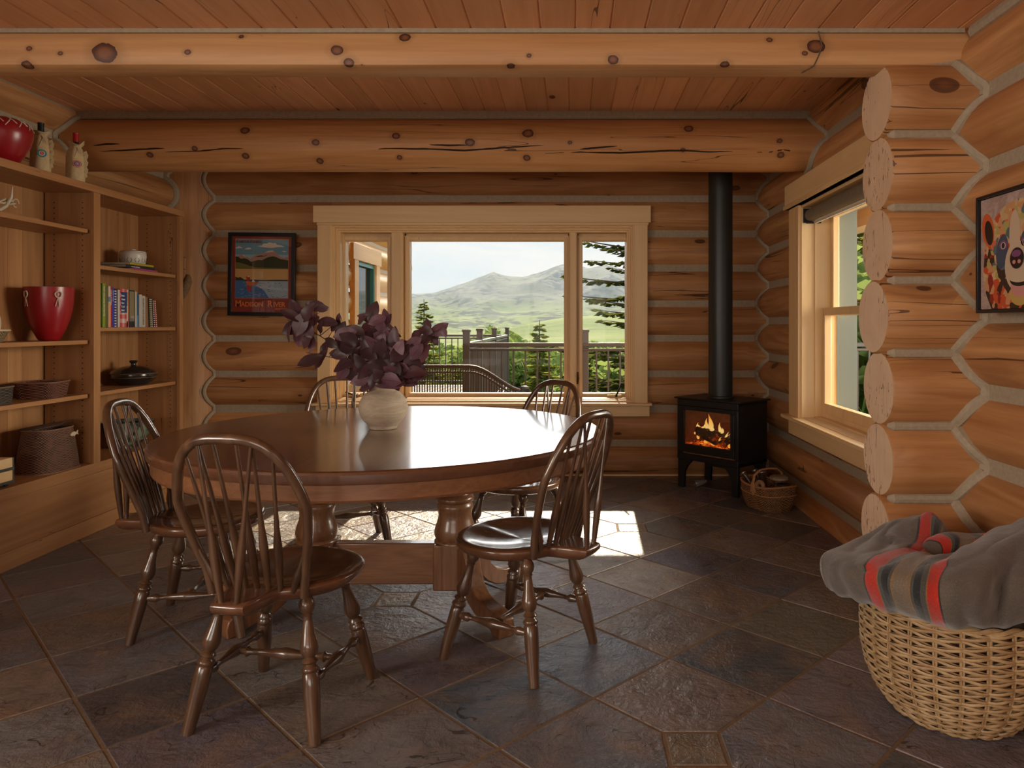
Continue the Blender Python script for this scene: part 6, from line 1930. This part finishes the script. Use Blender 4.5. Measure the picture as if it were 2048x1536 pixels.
# ---- wicker sofa seen from behind
ws = thing('wicker_sofa', 'dark brown wicker sofa with curved back standing on the deck outside the window', 'sofa', (0, 0, -.042))
wk = plain('dark_wicker', (.055, .035, .026), .5)
def wtop(x):
    if x < -1.02: return .870
    f = (x + 1.02) / .56
    return .870 - .27 * (f * f * (3 - 2 * f))
YB = 7.22
def wpt(x, z, dy=0):
    f = max(0, (x + 1.02) / .5)
    return (x, YB + dy + .16 * f * f + (z - .3) * -.06, z)
mb = MB()
x = -1.98
while x < -.56:
    t_ = wtop(x)
    mb.tube([wpt(x, .36), wpt(x - .006, .36 + (t_ - .36) * .5, .02), wpt(x, t_)], .0062, 5)
    x += .0255
mb.build('woven_back', wk, ws, kind='stuff')
mb = MB()
for rr_2, dz in ((.020, 0), (.011, -.055), (.011, -.30)):
    mb.tube([wpt(-1.98 + k * .06, max(.40, wtop(-1.98 + k * .06) + dz)) for k in range(25)], rr_2, 8)
mb.build('back_rim', plain('wicker_rim', (.075, .052, .04), .5, bump=1.0, bscale=120), ws)
mb = MB()
for k in range(30):
    x = -2.0 + k * .055
    mb.tube([(x, YB, .40), (x + .09, YB - .004, .24)], .006, 5); mb.tube([(x + .09, YB, .40), (x, YB - .006, .24)], .006, 5)
mb.box(-2.0, -.50, YB - .012, YB + .02, .385, .42)
mb.box(-2.0, -.50, YB + .01, YB + .62, .38, .42)
mb.build('woven_skirt', wk, ws)
for sx in (-1.95, -.56):
    mb = MB(); mb.tube([wpt(sx, .44), (sx + .02, YB + .30, .62), (sx + .06, YB + .55, .60), (sx + .08, YB + .68, .54), (sx + .08, YB + .66, .40)], .032, 8); mb.build('arm', wk, ws)
for sx in (-1.95, -.58):
    for yy in (YB, YB + .60):
        mb = MB(); mb.tube([(sx, yy, .0), (sx, yy, .40)], .022, 8); mb.build('leg', wk, ws)

# ================================================================== landscape
def interp(x, tab):
    if x <= tab[0][0]: return tab[0][1]
    for (a, b), (c, d) in zip(tab, tab[1:]):
        if x <= c: return b + (d - b) * (x - a) / (c - a)
    return tab[-1][1]
RIDGE = [(0, 600), (500, 606), (700, 600), (825, 591), (870, 589), (905, 578), (940, 566), (962, 556), (985, 547), (1000, 553), (1020, 557), (1050, 556), (1075, 549), (1105, 538), (1127, 531), (1150, 534), (1180, 540), (1215, 530), (1260, 548), (1350, 566), (1500, 580), (1800, 600), (2600, 610)]
def ss(a, b, x):
    t_ = max(0, min(1, (x - a) / (b - a))); return t_ * t_ * (3 - 2 * t_)
def ter(px, Y):
    X = (px - CX) * Y / F
    z = -1.2 - 9.5 * ss(8, 40, Y) - 8 * ss(40, 260, Y)
    z += 6 * ss(300, 900, Y) * (.5 + noise.noise(Vector((X / 260, Y / 260, 0))))
    # green meadow hill on the right
    hill = 34 * math.exp(-((X - 150) / 190) ** 2 - ((Y - 1150) / 260) ** 2) + 14 * math.exp(-((X + 10) / 90) ** 2 - ((Y - 1050) / 160) ** 2)
    z += hill * (1 if Y < 1500 else ss(1900, 1500, Y))
    # tree-dotted foothills
    z += 52 * ss(1250, 2100, Y) * (.75 + .55 * noise.noise(Vector((X / 420 + 3, Y / 300, 1))) + .25 * noise.noise(Vector((X / 130, Y / 110, 2))))
    # mountain
    tt = ss(2000, 3500, Y)
    if tt > 0:
        zr = EYE + (CY - interp(px, RIDGE)) * 3500 / F
        rg = 1 - abs(noise.noise(Vector((X / 260, Y / 620, 5)))) * 2
        rg2 = 1 - abs(noise.noise(Vector((X / 90, Y / 260, 8)))) * 2
        z = z * (1 - tt) + tt * zr + 55 * tt * (1 - tt) * 2.2 * (rg - .55) + 20 * (1 - tt * .75) * tt * 2 * (rg2 - .5)
        if Y > 3500: z -= (Y - 3500) * .35
    return X, z
cols_ = [250 + 9 * k for k in range(265)]
Ys = []
y = 9.0
while y < 3900:
    Ys.append(y); y *= 1.048
Ys = [v for v in Ys if v < 1900] + [1900 + 27 * k for k in range(65)]
mb = MB(); vs = []
for Y in Ys:
    for px in cols_:
        X, z = ter(px, Y); vs.append((X, Y, z))
w = len(cols_)
mb.add(vs, [(i * w + j, i * w + j + 1, (i + 1) * w + j + 1, (i + 1) * w + j) for i in range(len(Ys) - 1) for j in range(w - 1)])
tm, t = newmat('hillside'); tc = t.new('ShaderNodeTexCoord'); v = tc.outputs['Object']
geo = t.new('ShaderNodeNewGeometry'); nz = t.new('ShaderNodeSeparateXYZ', {0: geo.outputs['Normal']}).outputs[2]
sp_ = t.new('ShaderNodeSeparateXYZ', {0: v})
n1 = t.noise(v, .006, 5, .6); n2 = t.noise(v, .035, 5, .65); n3 = t.noise(v, .0022, 4, .6)
grass = t.mix(t.ramp(n1, [(.35, 0.0), (.65, 1.0)]), (.17, .235, .055), (.30, .34, .10))
rock = t.mix(n2, (.20, .18, .16), (.42, .38, .34))
hz = t.new('ShaderNodeMapRange', {'Value': sp_.outputs[2], 'From Min': 30.0, 'From Max': 230.0}).outputs[0]
scr = t.mix(n2, (.10, .13, .07), (.22, .22, .15))
c = t.mix(t.ramp(hz, [(0, 0.0), (.4, 1.0)]), grass, scr)
c = t.mix(t.math('MULTIPLY', t.ramp(n1, [(.44, 0.0), (.58, 1.0)]), t.ramp(hz, [(.1, 0.0), (.6, 1.0)])), c, rock)
fst = t.math('MULTIPLY', t.ramp(t.math('ADD', t.math('MULTIPLY', n2, .6), t.math('MULTIPLY', n1, .5)), [(.54, 0.0), (.58, 1.0)]), t.new('ShaderNodeMapRange', {'Value': sp_.outputs[1], 'From Min': 1300.0, 'From Max': 1600.0}).outputs[0])
c = t.mix(t.math('MULTIPLY', fst, .9), c, (.022, .042, .026))
out_bsdf(t, Base_Color=c, Roughness=.95, Specular_IOR_Level=.1, Normal=t.bump(n2, .6, 6.0))
ter_o = mb.build('ground', tm, kind='structure', smooth=60)
# the air between the valley and the mountain
hm = bpy.data.materials.new('mountain_air'); hm.use_nodes = True; t = NT(hm.node_tree)
vs_ = t.new('ShaderNodeVolumeScatter', {'Color': (.62, .80, 1.0), 'Density': .00017, 'Anisotropy': 0.0})
o_ = t.new('ShaderNodeOutputMaterial'); t.l.new(vs_.outputs[0], o_.inputs['Volume'])
mb = MB(); mb.box(-2600, 2600, 350, 4000, -90, 1500)
hz_o = mb.build('distant_haze', hm, kind='stuff', smooth=0, label='thin blue air haze lying between the valley and the mountain', cat='haze')

# ---- trees
def foliage_mat(name, c1, c2, tr):
    m, t = newmat(name)
    rn = t.new('ShaderNodeNewGeometry').outputs['Random Per Island']
    ob = t.new('ShaderNodeObjectInfo').outputs['Random']
    c = t.mix(rn, c1, c2)
    k = t.math('MULTIPLY_ADD', ob, .5, .75)
    c = t.mix(1.0, c, t.new('ShaderNodeCombineColor', {0: k, 1: k, 2: k}).outputs[0], 'MULTIPLY')
    d = t.new('ShaderNodeBsdfDiffuse', {'Color': c}); l = t.new('ShaderNodeBsdfTranslucent', {'Color': tr})
    mx = t.new('ShaderNodeMixShader', {0: .45, 1: d.outputs[0], 2: l.outputs[0]}); o = t.new('ShaderNodeOutputMaterial'); t.l.new(mx.outputs[0], o.inputs[0])
    return m
fol = foliage_mat('needles', (.10, .14, .03), (.27, .28, .06), (.42, .42, .08))
fol2 = foliage_mat('broad_leaves', (.09, .16, .035), (.24, .33, .09), (.36, .44, .12))
fold_ = foliage_mat('dark_needles', (.02, .035, .016), (.07, .08, .025), (.13, .14, .03))
bark = plain('bark', (.12, .075, .05), .9, bump=.6, bscale=20)
def conifer(name, H, Rb, seed, whorls, per, sprays, droop, mat, zlow=.08, label=None, group=None, size=1.0, gap=0.0):
    rd = random.Random(seed)
    o = thing(name, label, 'tree', group=group)
    mb = MB(); mb.tube([(0, 0, -1.0), (0, 0, H * .5), (0, 0, H)], [H * .017, H * .010, .01], 8); mb.build('trunk', bark, o)
    mb = MB(); br = MB()
    for i in range(whorls):
        f = zlow + (1 - zlow) * (i / whorls) ** .92
        z0_ = H * f
        for k in range(per):
            z = z0_ + rd.uniform(-.5, .5) * H * (1 - zlow) / whorls * 1.2
            Lr = Rb * max(0, 1 - z / H) ** .85 * rd.choice((.7, .9, 1.0, 1.1)) + .05
            if rd.random() < gap: continue
            a = 2 * PI * (k + rd.random() * .8) / per + i * 1.3
            L = Lr * rd.uniform(.65, 1.12)
            dx, dy = math.cos(a), math.sin(a)
            def bp_(s):
                return Vector((dx * L * s, dy * L * s, z + rd.uniform(-.01, .01) - droop * L * s + droop * .9 * L * s * s))
            br.tube([bp_(0), bp_(.5), bp_(1)], [.012 * L + .004, .008 * L + .003, .003], 4, cap=False)
            for q in range(sprays):
                s = .18 + .82 * (q + rd.random()) / sprays
                b0 = bp_(s)
                for side in (-1, 1):
                    sa = a + side * rd.uniform(.5, 1.1)
                    ln = (.30 * L * (1 - s * .55) + .10) * size * rd.uniform(.7, 1.2)
                    d = Vector((math.cos(sa), math.sin(sa), rd.uniform(-.35, .12)))
                    wv = Vector((-d.y, d.x, rd.uniform(-.6, .6))).normalized() * ln * .26
                    mid = b0 + d * ln * .5
                    mb.add([b0, mid + wv, b0 + d * ln, mid - wv + Vector((0, 0, -.04 * ln))], [(0, 1, 2, 3)])
                    if rd.random() < .6:
                        wv2 = Vector((0, 0, ln * .18))
                        mb.add([b0, mid + wv2, b0 + d * ln * .9, mid - wv2], [(0, 1, 2, 3)])
    br.build('branches', bark, o, smooth=0); mb.build('foliage', mat, o, smooth=0)
    return o
def bushy(name, H, Rr, seed, n, mat, label, group):
    rd = random.Random(seed)
    o = thing(name, label, 'tree', group=group)
    mb = MB(); mb.tube([(0, 0, -1), (0, 0, H * .6)], [H * .02, H * .01], 6); mb.build('trunk', bark, o)
    mb = MB()
    blobs = [(rd.uniform(-.5, .5) * Rr, rd.uniform(-.5, .5) * Rr, H * rd.uniform(.45, .85), Rr * rd.uniform(.35, .6)) for _ in range(9)]
    for _ in range(n):
        bx, by, bz, brr = rd.choice(blobs)
        d = Vector((rd.gauss(0, 1), rd.gauss(0, 1), rd.gauss(0, 1))).normalized() * brr * rd.uniform(.7, 1.05)
        c = Vector((bx, by, bz)) + d
        s = rd.uniform(.06, .12) * Rr
        u = Vector((rd.gauss(0, 1), rd.gauss(0, 1), rd.gauss(0, 1))).normalized(); w_ = u.orthogonal().normalized()
        mb.add([c - u * s, c + w_ * s * .6, c + u * s, c - w_ * s * .6], [(0, 1, 2, 3)])
    mb.build('foliage', mat, o, smooth=0)
    return o
def base_z(x, Y):
    return ter(CX + x * F / Y, max(9, Y))[1]
ctr = {}
def plant(proto, px, ytop, Y, H, label, name=None):
    """a tree at depth Y whose top stands at photo row ytop"""
    x = (px - CX) * Y / F; ztop = EYE - (ytop - CY) * Y / F
    s = H
    c = copy_tree(proto, (x, Y, ztop - proto['h'] * s), random.uniform(0, 6), label, scale=s)
    return c
FG = 'conifers on the slope beyond the deck'
cA = conifer('conifer', 10, 2.1, 1, 48, 7, 13, .22, fol, group=FG); cA['h'] = 10
cB = conifer('conifer', 9, 2.3, 2, 38, 7, 14, .30, fol, group=FG, gap=.12); cB['h'] = 9
cC = conifer('conifer', 11, 2.0, 3, 46, 6, 12, .15, fol, group=FG, gap=.2); cC['h'] = 11
bA = bushy('leafy_tree', 5, 2.2, 4, 2600, fol2, '', 'leafy trees on the slope beyond the deck'); bA['h'] = 4.6
random.seed(6)
plant(cB, 848, 598, 27, .95, 'ragged yellow-green conifer top left in the centre pane, beside the outside log wall')
plant(cA, 1079, 640, 21, 1.0, 'full green conifer standing just behind the railing in the right half of the centre pane')
spec = []
for k in range(40):
    px = random.uniform(820, 1275); d = random.uniform(24, 75)
    yt = 700 + random.uniform(-16, 60) - (max(0, d - 30)) * .25
    if abs(px - 1079) < 22 or abs(px - 848) < 20: yt += 30
    spec.append((px, max(684, yt), d))
spec.sort(key=lambda q: -q[2])
gen = 'yellow-green conifer among the crowd of trees on the slope behind the railing'
genb = 'bright green leafy tree among the conifers on the slope behind the railing'
for i, (px, yt, d) in enumerate(spec):
    if i % 3 == 2: plant(bA, px, yt + 6, d, random.uniform(.8, 1.4), genb)
    else: plant((cA, cB, cC)[i % 3], px, yt, d, random.uniform(.75, 1.15), gen)
# woods on the valley floor
genv = 'small distant leafy tree in the bright valley woods below the hills'
for k in range(46):
    px = random.uniform(815, 1290); Y = random.uniform(110, 420)
    x = (px - CX) * Y / F
    c = copy_tree(bA, (x, Y, base_z(x, Y) - .6), random.uniform(0, 6), genv, scale=random.uniform(1.0, 1.9))
    c['group'] = 'leafy trees in the valley'
# side window woods
gens = 'tall conifer in the shady woods outside the side window'
for (px, Y, yt, H) in [(1640, 17, 430, 1.25), (1668, 20, 380, 1.5), (1690, 15, 520, 1.1), (1712, 19, 400, 1.5), (1735, 16, 470, 1.3), (1760, 21, 350, 1.7), (1700, 26, 330, 2.1), (1655, 28, 340, 2.1), (1800, 18, 380, 1.6), (1600, 24, 400, 1.6)]:
    plant((cA, cB)[Y % 2], px, yt, Y, H, gens)['group'] = 'conifers outside the side window'
for (px, Y, yt) in [(1660, 11, 640), (1700, 12, 600), (1740, 11, 650), (1685, 14, 560), (1725, 15, 570)]:
    plant(bA, px, yt, Y, 1.1, 'sunlit leafy bush close outside the side window')['group'] = 'leafy bushes outside the side window'
# the big dark fir on the right
big = conifer('conifer', 13, 3.3, 7, 36, 8, 22, .30, fold_, label='big dark conifer at the right, its branches hanging across the right-hand narrow pane', gap=.22, size=.5, zlow=.15)
big.location = (1.72, 13.2, -4.3); big.rotation_euler = (0, 0, .4)
for p_ in (cA, cB, cC):
    p_['label'] = gen
for p_, (px, yt, d) in ((cA, (1230, 705, 30)), (cB, (905, 715, 34)), (cC, (1015, 712, 42))):
    p_.location = ((px - CX) * d / F, d, EYE - (yt - CY) * d / F - p_['h'])
bA['label'] = genb; bA.location = ((960 - CX) * 40 / F, 40, EYE - (722 - CY) * 40 / F - 4.6)
for o in list(bpy.data.objects):
    if 'h' in o.keys(): del o['h']
